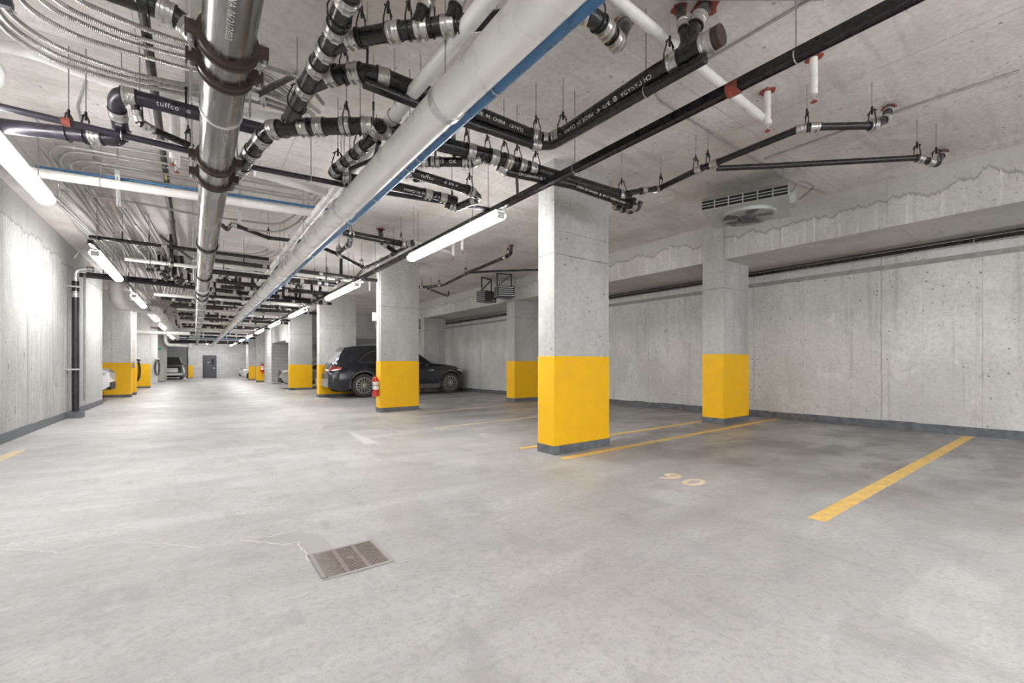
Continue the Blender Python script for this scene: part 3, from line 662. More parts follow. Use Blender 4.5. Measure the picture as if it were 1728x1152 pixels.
# pipe running along the aisle on the left above everything
P_ = [(-.44, 1.6, 3.30), (-.42, 5, 3.30), (-.40, 9, 3.30), (-.38, 14, 3.30)]
a0 = at(245, 40, 3.32); a1 = at(300, 440, 3.32)
o = pipe([Vector((a0.x, a0.y-1, 3.32)), a0, a1, Vector((a1.x+.05, a1.y+5, 3.32))], .030, 'black pipe running along the aisle high up left of the steel pipe', mat='dark_fit', couple=[], hang=[at(288, 372, 3.32)], simple=True)
tp, td = nearest([a0, a1], at(278, 294, 3.32)); MB().bar(tp-td*.11+Vector((0, 0, -.031)), tp+td*.11+Vector((0, 0, -.031)), .02, .002).build('yellow_tag', M['stain_yellow'], o)
# brace bars with zinc ends
def brace(a, b, lab):
    o = MB().bar(a, b, .032, .032).build('seismic_brace', M['black']); tag(o, lab, 'brace')
    for p in (a, b): MB().obox(p, (1, 0, 0), (0, 1, 0), (0, 0, 1), .03, .02, .015).build('brace_foot', M['zinc'], o)
brace(at(500, 126, CEIL-.02), at(428, 162, 2.9), 'black strut from the slab down to the steel pipe, near the flexible conduits')
brace(at(270, 397, CEIL-.02), at(328, 440, 2.85), 'black strut from the slab down to the steel pipe, by the conduit bends')
brace(at(302, 500, CEIL-.1), at(274, 530, 2.85), 'thin dark strut by the white duct elbow')

# white cross pipe with slim blue pipe on top, left to the big white pipe
P_ = [at(20, 287, 3.0), at(60, 291, 3.0), at(330, 331, 3.0), at(545, 362, 3.0)]
o = pipe(P_, .048, 'white pipe crossing from the left lamp to the big white pipe', mat='white_pipe', name='white_cross_pipe', hang=[at(163, 300, 3.0)], simple=True, hm='zinc')
P_ = [at(60, 281, 3.07), at(330, 320, 3.07), at(560, 354, 3.07)]
pipe(P_, .014, 'slim blue pipe lying along the white crossing pipe', mat='blue', name='blue_cross_pipe')
P_ = [at(430, 290, 3.0), at(585, 335, 3.0)]
pipe(P_, .045, 'white branch pipe under the slim black line left of the big white pipe', mat='white_pipe', name='white_branch_pipe')
pipe([at(260, 240, 2.98), at(330, 262, 2.98)], .04, 'short white branch left of the steel pipe feeding two sprinkler drops', mat='white_pipe', name='white_branch_pipe')
P_ = [at(u, v, 3.40) for u, v in ((-30, 72), (60, 88), (150, 128), (240, 152), (340, 178), (500, 205))]
pipe(P_, .045, 'white pipe at the left under the bundle of flexible conduits', mat='white_pipe', name='white_pipe', bend=.2)
pipe([at(-60, 84, 3.2), at(-12, 100, 3.15), at(2, 122, 3.1), at(0, 138, 3.05), at(-24, 156, 3.0)], .028, 'white pipe elbow at the far left edge of the view', mat='white_pipe', name='white_pipe', bend=.12)
P_ = [at(1015, -40, 3.28), at(1035, -5, 3.28), at(1296, 207, 3.28)]
o = pipe(P_, .036, 'white sprinkler branch slanting down right behind the black lamp rail', mat='white_pipe', name='white_branch_pipe')
def sprinkler(u, v, z, lab, drop=.15, top=CEIL, cr=.06):
    p = at(u, v, z); r = empty('sprinkler_drop', (p.x, p.y, z)); tag(r, lab, 'sprinkler')
    MB().tube([(p.x, p.y, z+.03), (p.x, p.y, top)], .028, 14).build('drop_sleeve', M['white_pipe'], r, smooth=True)
    MB().tube([(p.x, p.y, z-.01), (p.x, p.y, z+.03)], .011, 8).build('frame', M['zinc'], r)
    MB().lathe2(Vector((p.x, p.y, z-.03)), Vector((0, 0, 1)), [(0, .022), (.004, .024), (.01, .008), (.022, .006)], 12).build('deflector', M['orange'], r)
    if cr: collar((p.x, p.y, CEIL), cr, r)
sprinkler(1295, 216, 3.17, 'sprinkler drop at the end of the slanting white branch')
sprinkler(1373, 166, 3.17, 'lone sprinkler drop in a red collar, upper right of the ceiling')
sprinkler(292, 273, 2.9, 'left one of the two sprinkler drops left of the steel pipe')
sprinkler(298, 286, 2.88, 'right one of the two sprinkler drops left of the steel pipe', cr=0)
sprinkler(780, 424, 3.05, 'stubby sprinkler drop beside the big lit lamp, right one', cr=0)
sprinkler(765, 434, 3.05, 'stubby sprinkler drop beside the big lit lamp, left one', cr=0)
sprinkler(624, 492, 3.0, 'small sprinkler drop left of the extinguisher column', cr=0)
pipe([at(700, 408, 3.15), at(766, 428, 3.15)], .022, 'short white branch behind the big lit lamp', mat='white_pipe', name='white_branch_pipe')
pipe([at(1140, -2, CEIL-.02), at(1390, -2, CEIL-.02)], .010, 'thin conduit on the slab at the top right', mat='conduit', name='surface_conduit')
def surf(pts, lab, r=.010, mat='conduit', z=CEIL-.012):
    return pipe([at(u, v, z) for u, v in pts], r, lab, mat=mat, name='surface_conduit', cat='conduit', bend=.08, seg=8)
surf([(1400, -20), (1205, 94), (1104, 150), (1110, 168), (1160, 200), (1290, 278), (1345, 312), (1390, 325)], 'thin conduit bent on the slab from the top edge to the fan unit')
surf([(1720, 120), (1560, 172), (1290, 268)], 'long faint conduit line on the slab at the right')
surf([(60, 200), (100, 250), (97, 285), (115, 330), (160, 380), (190, 440)], 'thin conduit on the slab by the left lamp', z=3.3)
surf([(150, 122), (130, 180), (140, 215), (163, 275), (205, 305)], 'pair of pale surface conduits bending under the elbow drain')

# ---------------------------------------------------------------- flexible conduits
def corrugated(pts, r, lab, step=.0095):
    path = smooth_path([Vector(p) for p in pts], .6, 14); tot = sum((b-a).length for a, b in zip(path, path[1:]))
    n = int(tot/step*2); P = []; segs = []; acc = 0; j = 0
    for k in range(n+1):
        s_ = tot*k/n
        while j < len(path)-2 and acc+(path[j+1]-path[j]).length < s_: acc += (path[j+1]-path[j]).length; j += 1
        L = max((path[j+1]-path[j]).length, 1e-6); P.append(path[j].lerp(path[j+1], min(1, (s_-acc)/L)))
    o = MB().tube(P, r, 10, [r*(1.0 if k % 2 else .80) for k in range(len(P))]).build('flexible_conduit', M['flex'], smooth=False)
    tag(o, lab, 'conduit', 'flexible steel conduits at the upper left')
FX = [([(60, -30), (105, 10), (210, 58), (335, 92), (440, 115), (540, 190)], 'topmost ribbed flexible conduit of the upper left sweep'),
      ([(40, -30), (80, 12), (200, 68), (335, 103), (440, 124), (530, 195)], 'ribbed flexible conduit second from the top in the upper left sweep'),
      ([(15, -25), (50, 18), (130, 62), (230, 92), (335, 122), (440, 140), (520, 190)], 'single ribbed conduit running between the two bundles of the upper left sweep'),
      ([(-20, -20), (20, 30), (90, 78), (210, 122), (335, 148), (440, 152), (500, 178)], 'upper conduit of the lower bundle in the upper left sweep'),
      ([(-20, -5), (15, 44), (85, 90), (205, 130), (335, 155), (430, 160), (490, 182)], 'middle conduit of the lower bundle in the upper left sweep'),
      ([(-20, 15), (10, 54), (80, 100), (200, 138), (335, 163), (430, 170), (480, 186)], 'lowest conduit of the lower bundle in the upper left sweep'),
      ([(95, -30), (130, 0), (240, 48), (335, 80), (430, 108), (510, 130), (545, 175)], 'outer ribbed conduit passing just under the top left drain')]
for k, (pts, lb) in enumerate(FX): corrugated([at(u, v, 3.27-.012*k) for u, v in pts], .0165, lb)
# strut trapeze
def trapeze(a, b, lab, top=CEIL, m='zinc'):
    a, b = Vector(a), Vector(b); o = MB().bar(a, b, .041, .041).build('strut_trapeze', M[m]); tag(o, lab, 'strut')
    for t in (.08, .92):
        p = a.lerp(b, t); MB().tube([p-Vector((0, 0, .05)), Vector((p.x, p.y, top))], .006, 6).build('rod', M['rod'], o)
trapeze(at(-10, 0, 3.22), at(22, 10, 3.22), 'dark strut end at the top left corner', m='charcoal')
trapeze(at(430, 118, 3.22), at(446, 175, 3.22), 'strut holding the flexible conduits right of the steel pipe')
trapeze(at(198, 290, 3.05), at(200, 345, 3.05), 'small strut holding the grey conduits left of the steel pipe')
trapeze(at(405, 345, 3.1), at(404, 375, 3.1), 'small strut holding the grey conduits right of the steel pipe')

# ---------------------------------------------------------------- rigid conduits: bends and long runs
ORD = ['leftmost','second','third','fourth','fifth','sixth','seventh','eighth','ninth','tenth','eleventh','twelfth','thirteenth','rightmost']
GL = 'one of the parallel grey conduits along the left of the ceiling'
Zc = 3.30
def conduit(pts, lab, grp=None, r=.0135, bend=.25, mat='conduit'):
    return pipe(pts, r, lab, mat=mat, name='rigid_conduit', cat='conduit', group=grp, bend=bend, seg=8)
g1 = 'one of the grey conduits that turn from the left run across under the white pipe'
for k in range(6):
    x = -1.30+.055*k; y = 6.0+.16*k; 
    conduit([Vector((x, y+6.5, Zc-.01*(k % 3))), Vector((x, y+.35, Zc-.01*(k % 3))), Vector((x+.12, y+.05, Zc-.02*(k % 2))), Vector((x+.5, y, Zc-.02*(k % 2))), Vector((.9+.1*k, y-.25, Zc-.02*(k % 2))), Vector((1.15+.06*k, y+.02, 3.35)), Vector((1.2+.07*k, y+.15, CEIL-.015))], ORD[k]+' grey conduit of those turning across under the white crossing pipe', 'grey conduits turning across the aisle under the white crossing pipe', bend=.22)
g2 = 'one of the grey conduits that turn across further up, past the black strut'
for k in range(7):
    x = -.98+.055*k; y = 10.3+.12*k
    conduit([Vector((x, y+7, Zc-.03)), Vector((x, y+.35, Zc-.03)), Vector((x+.10, y+.04, Zc-.03)), Vector((x+.5, y, Zc-.03)), Vector((1.0+.12*k, y-.2, Zc-.03)), Vector((1.25+.12*k, y+.1, CEIL-.015))], ORD[k]+' grey conduit of those turning across past the black strut', 'grey conduits turning across the aisle past the black strut', bend=.22)
for k in range(14):
    x = -1.48+.075*k; y0 = 6.3+.35*(k % 4)+.1*k; pts = []; y = y0
    while y < 30: pts.append(Vector((x+random.uniform(-.03, .03)+(.10*math.sin(y*.7) if y < 12 else .03*math.sin(y)), y, 3.24-.05*(k % 3)+random.uniform(-.02, .02)))); y += 1.3+random.random()
    conduit(pts, ORD[k]+' of the parallel grey conduits along the left of the ceiling', 'parallel grey conduits along the left of the ceiling', bend=.5)
conduit([at(97, 300, 3.3), at(100, 340, 3.3), at(130, 385, 3.3), at(185, 440, 3.3), at(215, 470, 3.3)], 'outermost wavy grey conduit nearest the left wall')
conduit([at(125, 435, 2.9), at(150, 405, CEIL-.05), at(200, 400, CEIL-.04)], 'thin conduit rising from the wall standpipe to the slab', r=.008)
conduit([at(400, 385, 3.1), at(470, 393, 3.1), at(505, 375, 3.2), at(520, 350, CEIL)], 'grey conduit curving up to the slab left of the white pipe', r=.014, bend=.2)
conduit([at(150, 330, 3.15), at(250, 345, 3.15), at(330, 362, 3.15), at(470, 380, 3.15), at(500, 362, 3.25), at(512, 345, CEIL)], 'straight grey conduit just above the lower pair, left of the steel pipe', r=.014, bend=.2)

# ---------------------------------------------------------------- middle distance drains, right
def dp(pts, z, r, lab, couple=(), hang=(), **kw):
    return pipe([at(u, v, z) if len(q_) == 2 else at(u, v, q_[2]) for q_ in pts for u, v in [q_[:2]]], r, lab, couple=[at(*c, z) for c in couple], hang=[at(*c, z) for c in hang], **kw)
ZB = 3.05
dp([(580, 392), (600, 396), (683, 412), (697, 410)], ZB, .050, 'black drain behind the white pipe, left of the extinguisher column top', couple=[(592, 394), (682, 411), (694, 411)], hang=[(592, 394), (678, 410)])
dp([(592, 396), (590, 412), (572, 428)], ZB-.03, .042, 'short black drain elbow below the white pipe', couple=[(588, 414), (574, 427)], hang=[(572, 428)])
dp([(540, 416), (572, 430), (616, 452), (640, 441), (694, 412)], ZB-.02, .030, 'thin black drain in a shallow V left of the extinguisher column', couple=[(573, 430), (611, 450), (620, 450), (662, 430)], hang=[(573, 430), (612, 449), (665, 428)])
pipe([at(642, 388, CEIL), at(643, 408, 3.12), at(660, 420, ZB), at(668, 426, ZB)], .042, 'black riser in a red collar above the extinguisher column', couple=[at(652, 415, ZB)], collars=[at(642, 386, CEIL)])
dp([(596, 472), (616, 452)], ZB, .028, 'thin black tail running from the shallow V toward the second lamp')
dp([(705, 484), (722, 484), (748, 481), (790, 460), (852, 434), (862, 428, 3.2), (863, 414, CEIL)], 3.15, .034, 'grey black drain right of the extinguisher column rising to the slab', couple=[(712, 484), (744, 482), (786, 462), (852, 434)], hang=[(712, 484), (742, 482), (786, 462), (856, 432)], collars=[at(863, 414, CEIL)])
dp([(792, 460), (840, 457), (912, 455)], 3.15, .024, 'thin drain running right behind the nearest column')
dp([(722, 487), (757, 500), (757, 492, 3.3)], 3.12, .026, 'short drain tail near the twin heaters', couple=[(724, 488), (754, 499)], hang=[(726, 489)])
dp([(375, 380), (383, 388), (392, 378), (452, 401), (512, 408)], 3.1, .030, 'grey drain with a trap loop right of the steel pipe', couple=[(395, 379)], hang=[(452, 401), (506, 407)], mat='dark_fit')
pipe([at(522, 358, CEIL), at(512, 378, 3.2), at(504, 398, 3.0)], .026, 'steel pipe leaning down from the slab behind the white pipe', mat='zinc')

# white branch duct with elbow on the left
A_ = at(196, 512, 2.88); B_ = at(262, 523, 2.88); E_ = at(307, 581, 2.88); E_ = B_.lerp(E_, (40-B_.y)/(E_.y-B_.y))
P_ = [Vector((A_.x, A_.y, CEIL-.01)), A_, B_, E_]
o = pipe(P_, .17, 'fat white branch duct bending twice on the left beyond the wall end', mat='white_pipe', name='white_duct', bend=.35, seg=24, cat='duct')
for y in (19, 21.5, 24.5, 28): hanger(o, nearest(smooth_path(P_, .35), (-.6, y, 2.9))[0], (0, 1, 0), .17, CEIL, 'zinc', True)
pipe([(-5.5, 27.015, 2.55), (-.2, 27.015, 2.55)], .09, 'white pipe crossing level behind the charger cables', mat='white_pipe', name='white_cross_pipe')
pipe([(-1.65, 37.6, CEIL-.02), (-1.6, 37.6, 2.3), (-.2, 38.0, 2.3)], .10, 'pale far pipe above the opening with the dark pickup', mat='white_pipe', name='white_cross_pipe', bend=.3)

# ---------------------------------------------------------------- crossing services further up the aisle
def cross(y, z, r, x0, x1, mat, lab, nc=3, nh=3, slope=0, elbow=None):
    pts = [Vector((x0, y, z)), Vector((x1, y+slope, z))]
    if elbow: pts = [Vector((x0, y, z)), Vector(((x0+x1)/2, y+slope*.3, z)), Vector((x1, y+slope, z+elbow))]
    L = sum((b-a).length for a, b in zip(pts, pts[1:])); rnd = random.Random(int(y*100)+int(r*1000))
    pipe(pts, r, lab, mat=mat, name='cross_pipe' if mat != 'black' else 'drain_pipe', bend=.1, seg=12,
         couple=[rnd.uniform(.05, .95)*L for _ in range(nc)] if mat in ('black', 'dark_fit') else (), hang=[rnd.uniform(.05, .95)*L for _ in range(nh)])
cross(9.1, 3.0, .030, -1.3, 1.1, 'black', 'black cross pipe nearest behind the black strut, left of the white pipe', 1, 2)
cross(9.7, 2.98, .040, .3, 4.1, 'dark_fit', 'dark cross pipe from the steel pipe passing under the white pipe, first row', 2, 2, .2)
cross(10.2, 2.86, .050, .2, 2.6, 'black', 'black drain with many bands beside the steel pipe, first row', 5, 3, .1)
cross(10.5, 3.05, .034, .3, 3.3, 'white_pipe', 'white cross pipe ending near the extinguisher column top', 0, 2, .1)
cross(11.2, 3.1, .038, -1.1, 2.2, 'white_pipe', 'white cross pipe with a jog left of the steel pipe', 0, 3, .15)
cross(11.9, 2.95, .050, .4, 2.9, 'black', 'black drain of the second row, right of the steel pipe', 5, 4, .5)
cross(12.4, 2.9, .045, .5, 3.0, 'black', 'lower black drain of the second row, right of the steel pipe', 5, 4, -.5)
cross(13.0, 3.0, .052, -1.9, 0, 'black', 'black drain with pale bands left of the steel pipe, over the white duct', 6, 4, .2)
cross(12.6, 2.92, .045, -2.0, .0, 'violet', 'long dark pipe over the wall end, left of the steel pipe', 0, 3, .5)
cross(13.7, 3.0, .055, .2, 3.2, 'black', 'black drain of the third row, right of the steel pipe', 6, 4, .7)
cross(14.4, 2.9, .040, .2, 3.4, 'black', 'slimmer black drain of the third row', 5, 4, -.4)
cross(15.2, 2.95, .045, -.9, 3.0, 'white_pipe', 'white cross pipe of the third row', 0, 3)
cross(16.1, 2.95, .050, -.8, 3.2, 'black', 'black drain of the fourth row', 6, 5, .3)
cross(17.2, 2.85, .040, -.6, 2.6, 'black', 'lower black drain of the fourth row', 6, 5, -.5)
cross(17.9, 3.0, .050, -.6, 4.3, 'dark_fit', 'long dark cross pipe reaching the column behind the dark car', 4, 5, .1)
cross(18.9, 2.95, .045, -.5, 3.0, 'white_pipe', 'white cross pipe of the fifth row', 0, 3, .1)
cross(20.2, 2.9, .050, -.5, 3.3, 'black', 'black drain of the fifth row', 7, 5, .4)
cross(21.2, 2.95, .045, -.5, 3.2, 'black', 'slimmer black drain of the fifth row', 7, 5, -.3)
cross(22.6, 2.95, .060, -.5, 4.6, 'dark_fit', 'long dark cross pipe over the grey hatchback', 3, 3, .1)
cross(24.0, 2.9, .050, -.5, 3.0, 'white_pipe', 'white cross pipe of the sixth row', 0, 4)
cross(25.5, 2.9, .055, -.5, 3.2, 'black', 'black drain of the sixth row', 7, 5, .5)
cross(27.2, 2.9, .050, -.5, 3.0, 'black', 'black drain of the seventh row', 7, 5, -.4)
cross(29.0, 2.85, .060, -.5, 3.2, 'white_pipe', 'white cross pipe of the seventh row', 0, 4)
cross(31.5, 2.85, .060, -.8, 3.2, 'black', 'black drain of the eighth row', 7, 5, .4)
cross(34.5, 2.8, .070, -.8, 3.4, 'black', 'black drain of the ninth row, near the far wall', 7, 5, .4)
cross(38.0, 2.8, .035, -1.2, 3.4, 'blue', 'far blue cross pipe near the block room', 0, 4)
cross(40.0, 2.7, .080, -1.2, 3.4, 'black', 'black drain of the tenth row', 7, 5)
cross(44.0, 2.75, .070, -1.6, 6.0, 'dark_fit', 'last dark cross pipe just before the far block wall', 3, 5)
# short conduits between rows, crossing at a slant
gs = 'one of the short grey conduits packed side by side far up the aisle'
for row, (y, x0, x1, n) in enumerate(((15.3, -.75, -.10, 10), (19.6, -.9, -.05, 12), (23.3, -.9, 0, 12), (21.7, 2.0, 3.0, 8))):
    for k in range(n):
        x = x0+(x1-x0)*k/(n-1); conduit([Vector((x-.10, y+1.0, 3.02)), Vector((x, y+.3, 2.98)), Vector((x+.10, y-.5, 3.0)), Vector((x+.12, y-.6, 3.2))], ORD[k]+' short grey conduit of the bunch '+('hanging above the white duct elbow', 'left of the steel pipe, second bunch', 'left of the steel pipe, farthest bunch', 'right of the white pipe above the far lamps')[row], 'short grey conduits far up the aisle', r=.014, bend=.15)
# riser and bent fittings hung among the far drains
rnd = random.Random(11); gf = 'one of the small banded black drain fittings crowding the ceiling far up the aisle'
for k in range(46):
    y = rnd.uniform(10.2, 28); x = rnd.uniform(.35, 3.0) if k % 3 else rnd.uniform(-.8, -.1); z = rnd.uniform(2.86, 3.05); a = rnd.uniform(0, 6.28); L = rnd.uniform(.12, .3)
    d_ = Vector((math.cos(a), math.sin(a), 0)); p = Vector((x, y, z))
    if k < 14: p.y = rnd.uniform(10.2, 15)
    where = ('left of the steel pipe' if x < 0 else 'between the steel and the white pipe' if x < 1.1 else 'right of the white pipe')+(' in the first rows' if p.y < 15 else ' in the middle rows' if p.y < 21 else ' in the far rows')
    pipe([p-d_*L, p, p+Vector((d_.y, -d_.x, 0))*.12+Vector((0, 0, .12)), Vector((p.x+d_.y*.14, p.y-d_.x*.14, CEIL))], .034, 'small banded black drain fitting '+where, name='drain_fitting', cat='drain fitting', group='small banded black drain fittings '+where, bend=.08, seg=12, couple=[L*.4, L*1.3], hang=[L*.7], cl=.06)

# pipes of the right wall bay
pipe([(8.70, -8, 2.79), (8.70, 12, 2.76), (8.70, 29, 2.72)], .026, 'black pipe hung along the top of the right wall under the soffit', mat='black', name='wall_pipe', hang=[(8.7, 1.0, 2.79), (8.7, 3.0, 2.78), (8.7, 7.5, 2.77)], simple=True, hm='zinc', top=SOF)
pipe([(8.62, -8, 2.83), (8.62, 29, 2.76)], .018, 'thin grey pipe running beside the black one under the soffit', mat='dark_fit', name='wall_pipe')

# ---------------------------------------------------------------- standpipe on the left wall
X = -1.93
sp = MB().tube([(X, 12.15, .13+fz(-1.95, 12.1)), (X, 12.15, 2.72)], .055, 18).build('standpipe', M['violet'], smooth=True)
tag(sp, 'dark vertical standpipe on the left wall standing on a grey block', 'pipe')
MB().tube(smooth_path([(X, 12.15, 2.72), (X, 12.15, 2.95), (X+.28, 12.15, 3.0)], .12), .05, 14).build('elbow', M['zinc'], sp, smooth=True)
coupling(sp, (X, 12.15, 2.45), (0, 0, 1), .055, 'zinc', .12); coupling(sp, (X+.22, 12.15, 2.99), (1, 0, 0), .05)
for z in (.95, 2.6):
    MB().box(-2.05, X+.07, 12.05, 12.25, z-.015, z+.015).build('wall_bracket', M['zinc'], sp)
tag(MB().box(X-.14, X+.11, 11.98, 12.32, fz(-1.95, 12.1)-.03, fz(-1.95, 12.1)+.12).build('pipe_plinth', M['curb']), 'small grey block under the left wall standpipe', 'plinth')
pipe([(X+.10, 12.35, .3), (X+.10, 12.35, 2.9)], .018, 'slim white conduit close beside the standpipe', mat='conduit', name='wall_conduit', cat='conduit')

# ---------------------------------------------------------------- suspended fan unit by the nearest wall column
def fan_unit():
    A = Vector((5.40, 3.10, 0)); Bp = Vector((5.72, 2.18, 0)); ax = (Bp-A); W = ax.length; ax.normalize()   # along the front
    back = Vector((-ax.y, ax.x, 0)); 
    if back.x < 0: back = -back
    root = empty('ceiling_fan_unit', (A.x, A.y, 3.1)); tag(root, 'galvanised ceiling fan unit with a slatted front hung beside the wall column', 'fan unit')
    def P(a, b, z): return A+ax*a+back*b+Vector((0, 0, z))
    m = MB(); zb, zg, zt = 3.09, 3.215, 3.30; dp_ = .86
    prof = [(.0, zb), (.0, zg), (.14, zt), (dp_, zt), (dp_, zb-.02)]
    n = len(prof); m.add([P(a, b, z) for a in (0, W) for b, z in prof], [tuple(range(n)), tuple(range(2*n-1, n-1, -1))]+[(i, n+i, n+(i+1) % n, (i+1) % n) for i in range(n)])
    m.build('casing', M['galv'], root)
    g = MB(); g.add([P(a, -.003, z) for a, z in ((.01, zb+.01), (W-.01, zb+.01), (W-.01, zg-.005), (.01, zg-.005))], [(0, 1, 2, 3)]); g = g.build('grille_opening', M['dark'], root)
    s_ = MB()
    for z in (zb+.045, zb+.08): s_.bar(P(.01, -.010, z), P(W-.01, -.010, z), .016, .008)
    for k in range(1, 6): s_.bar(P(W*k/6, -.012, zb+.01), P(W*k/6, -.012, zg-.005), .012, .012)
    s_.build('louvre', M['galv'], g)
    c = P(W*.5, .47, zb-.02); r = .33; fr = MB(); fr.lathe2(c, Vector((0, 0, -1)), [(-.03, r), (-.03, r+.015), (.025, r+.010), (.025, r)], 36)
    fan = fr.build('fan_ring', M['galv'], root, smooth=True)
    MB().lathe2(c+Vector((0, 0, .01)), Vector((0, 0, -1)), [(0, r), (.004, r)], 36).build('fan_opening', M['dark'], fan)
    hb = MB().lathe2(c, Vector((0, 0, -1)), [(0, .11), (.05, .11), (.085, .085), (.085, .01)], 24).build('motor_hub', M['charcoal'], fan, smooth=True)
    bl = MB()
    for k in range(5):
        a = 2*math.pi*k/5; ca, sa = Vector((math.cos(a), math.sin(a), 0)), Vector((-math.sin(a), math.cos(a), 0))
        q = [c+ca*.08+sa*.03, c+ca*(r-.03)+sa*.12, c+ca*(r-.03)-sa*.08+Vector((0, 0, -.035)), c+ca*.08-sa*.03+Vector((0, 0, -.02))]
        bl.add([p+Vector((0, 0, -.012)) for p in q]+[p+Vector((0, 0, -.018)) for p in q], [(0, 1, 2, 3), (7, 6, 5, 4), (0, 4, 5, 1), (1, 5, 6, 2), (2, 6, 7, 3), (3, 7, 4, 0)])
    bl.build('fan_blade', M['charcoal'], fan)
    gd = MB()
    for rr in (.14, .18, .22, .26, .30): gd.tube([c+Vector((math.cos(t)*rr, math.sin(t)*rr, -.05-.03*(1-rr/r))) for t in [2*math.pi*k/32 for k in range(32)]], .0025, 4, closed=True)
    for k in range(8): a = math.pi*2*k/8; gd.tube([c+Vector((math.cos(a)*.1, math.sin(a)*.1, -.085)), c+Vector((math.cos(a)*r, math.sin(a)*r, -.045))], .003, 4)
    gd.build('wire_guard', M['rod'], fan)
    bx_ = MB(); bx_.obox(P(W+.035, .34, zb+.05), ax, back, (0, 0, 1), .035, .10, .08); bx_.build('control_box', M['galv'], root)
    for k, (a, b) in enumerate(((.06, .1), (W-.06, .1), (.06, dp_-.1), (W-.06, dp_-.1))): MB().tube([P(a, b, zt), P(a, b, CEIL)], .006, 6).build('hanger_rod', M['rod'], root)
    v = MB(); v.tube(smooth_path([P(W+.02, .25, zb+.10), P(W+.10, .2, zb+.2), P(W+.16, .34, zb+.24), P(W+.26, .5, zb+.2), P(W+.1, .62, zb+.12)], .05), .012, 8); v.build('service_hose', M['rod'], root, smooth=True)
    return root
fan_unit()

# twin heaters far right
def heater(c, ax, lab, slat):
    c = Vector(c); ax = Vector(ax).normalized(); by = Vector((-ax.y, ax.x, 0)); root = empty('unit_heater', tuple(c)); tag(root, lab, 'heater', None)
    MB().obox(c, ax, by, (0, 0, 1), .235, .17, .15).build('casing', M['charcoal'], root)
    s_ = MB(); 
    for k in range(5):
        z = -.11+.055*k
        s_.obox(c+ax*(-.245)+Vector((0, 0, z)), ax, by, (0, 0, 1), .012, .15, .006)
        if slat: s_.obox(c-by*.18+ax*(-.0)+Vector((0, 0, z)), ax, by, (0, 0, 1), .20, .014, .007)
    s_.build('louvre', M['zinc'] if slat else M['rod'], root)
    MB().obox(c-by*.172+ax*(.10 if not slat else .2)+Vector((0, 0, -.10)), ax, by, (0, 0, 1), .045, .003, .008).build('maker_mark', M['text'], root)
    top = CEIL-.01; b = MB()
    for s2 in (-1, 1): b.bar(c+ax*.2*s2+Vector((0, 0, .15)), (c.x+ax.x*.2*s2, c.y+ax.y*.2*s2, top), .03, .03)
    b.bar((c.x-ax.x*.2, c.y-ax.y*.2, top-.02), (c.x+ax.x*.2, c.y+ax.y*.2, top-.02), .03, .03); b.bar(c-ax*.2+Vector((0, 0, .15)), (c.x+ax.x*.2, c.y+ax.y*.2, top-.02), .025, .025)
    b.build('hanging_bracket', M['charcoal'], root)
heater(at(821, 501, 2.95), (1, .25, 0), 'dark unit heater on a bracket, left of the twin pair', False)
heater(at(851, 493, 2.98), (1, -.35, 0), 'dark unit heater with slatted front, right of the twin pair', True)

# ---------------------------------------------------------------- column fittings
def extinguisher(x, y, z, lab, s_=1.0):
    r = empty('fire_extinguisher', (x, y, z)); tag(r, lab, 'fire extinguisher')
    MB().lathe2(Vector((x, y, z)), Vector((0, 0, 1)), [(0, .06*s_), (.01, .075*s_), (.38*s_, .075*s_), (.43*s_, .05*s_), (.45*s_, .025*s_), (.47*s_, .025*s_)], 20).build('cylinder', M['red'], r, smooth=True)
    h = MB(); h.tube([(x, y, z+.47*s_), (x, y, z+.52*s_)], .02*s_, 10); h.bar((x, y, z+.52*s_), (x-.08*s_, y-.02, z+.55*s_), .02, .015); h.bar((x, y, z+.50*s_), (x-.08*s_, y-.02, z+.505*s_), .02, .012); h.build('valve_handle', M['black'], r)
    MB().tube(smooth_path([(x, y-.02, z+.50*s_), (x-.10*s_, y-.05, z+.46*s_), (x-.085*s_, y-.04, z+.10*s_)], .05), .010, 8).build('hose', M['rubber'], r, smooth=True)
    l = MB(); l.lathe2(Vector((x, y, z+.16*s_)), Vector((0, 0, 1)), [(0, .0762*s_), (.09*s_, .0762*s_)], 20); l.lathe2(Vector((x, y, z+.27*s_)), Vector((0, 0, 1)), [(0, .0762*s_), (.07*s_, .0762*s_)], 20); l.build('paper_label', M['white'], r, smooth=True)
extinguisher(3.33, 9.80, .31, 'red fire extinguisher hung on the second yellow column')
extinguisher(3.75, 34.12, .4, 'tiny far red fire extinguisher by the block room corner', 1.3)
pipe([(3.40, 9.78, 1.12), (3.40, 9.78, CEIL)], .022, 'white conduit up the left edge of the extinguisher column', mat='white', name='column_conduit', cat='conduit')
tag(MB().box(3.30, 3.42, 9.82, 9.92, 2.05, 2.24).build('junction_box', M['white']), 'small white junction box on the extinguisher column', 'junction box')
tag(MB().box(3.30, 3.42, 21.5, 21.65, 2.0, 2.2).build('junction_box', M['white']), 'small white junction box on the column by the hatchback', 'junction box')
tag(MB().box(-1.72, -1.66, 19.45, 19.65, .9, 1.1).build('junction_box', M['rod']), 'grey switch box on the side of the first yellow wall end', 'junction box')
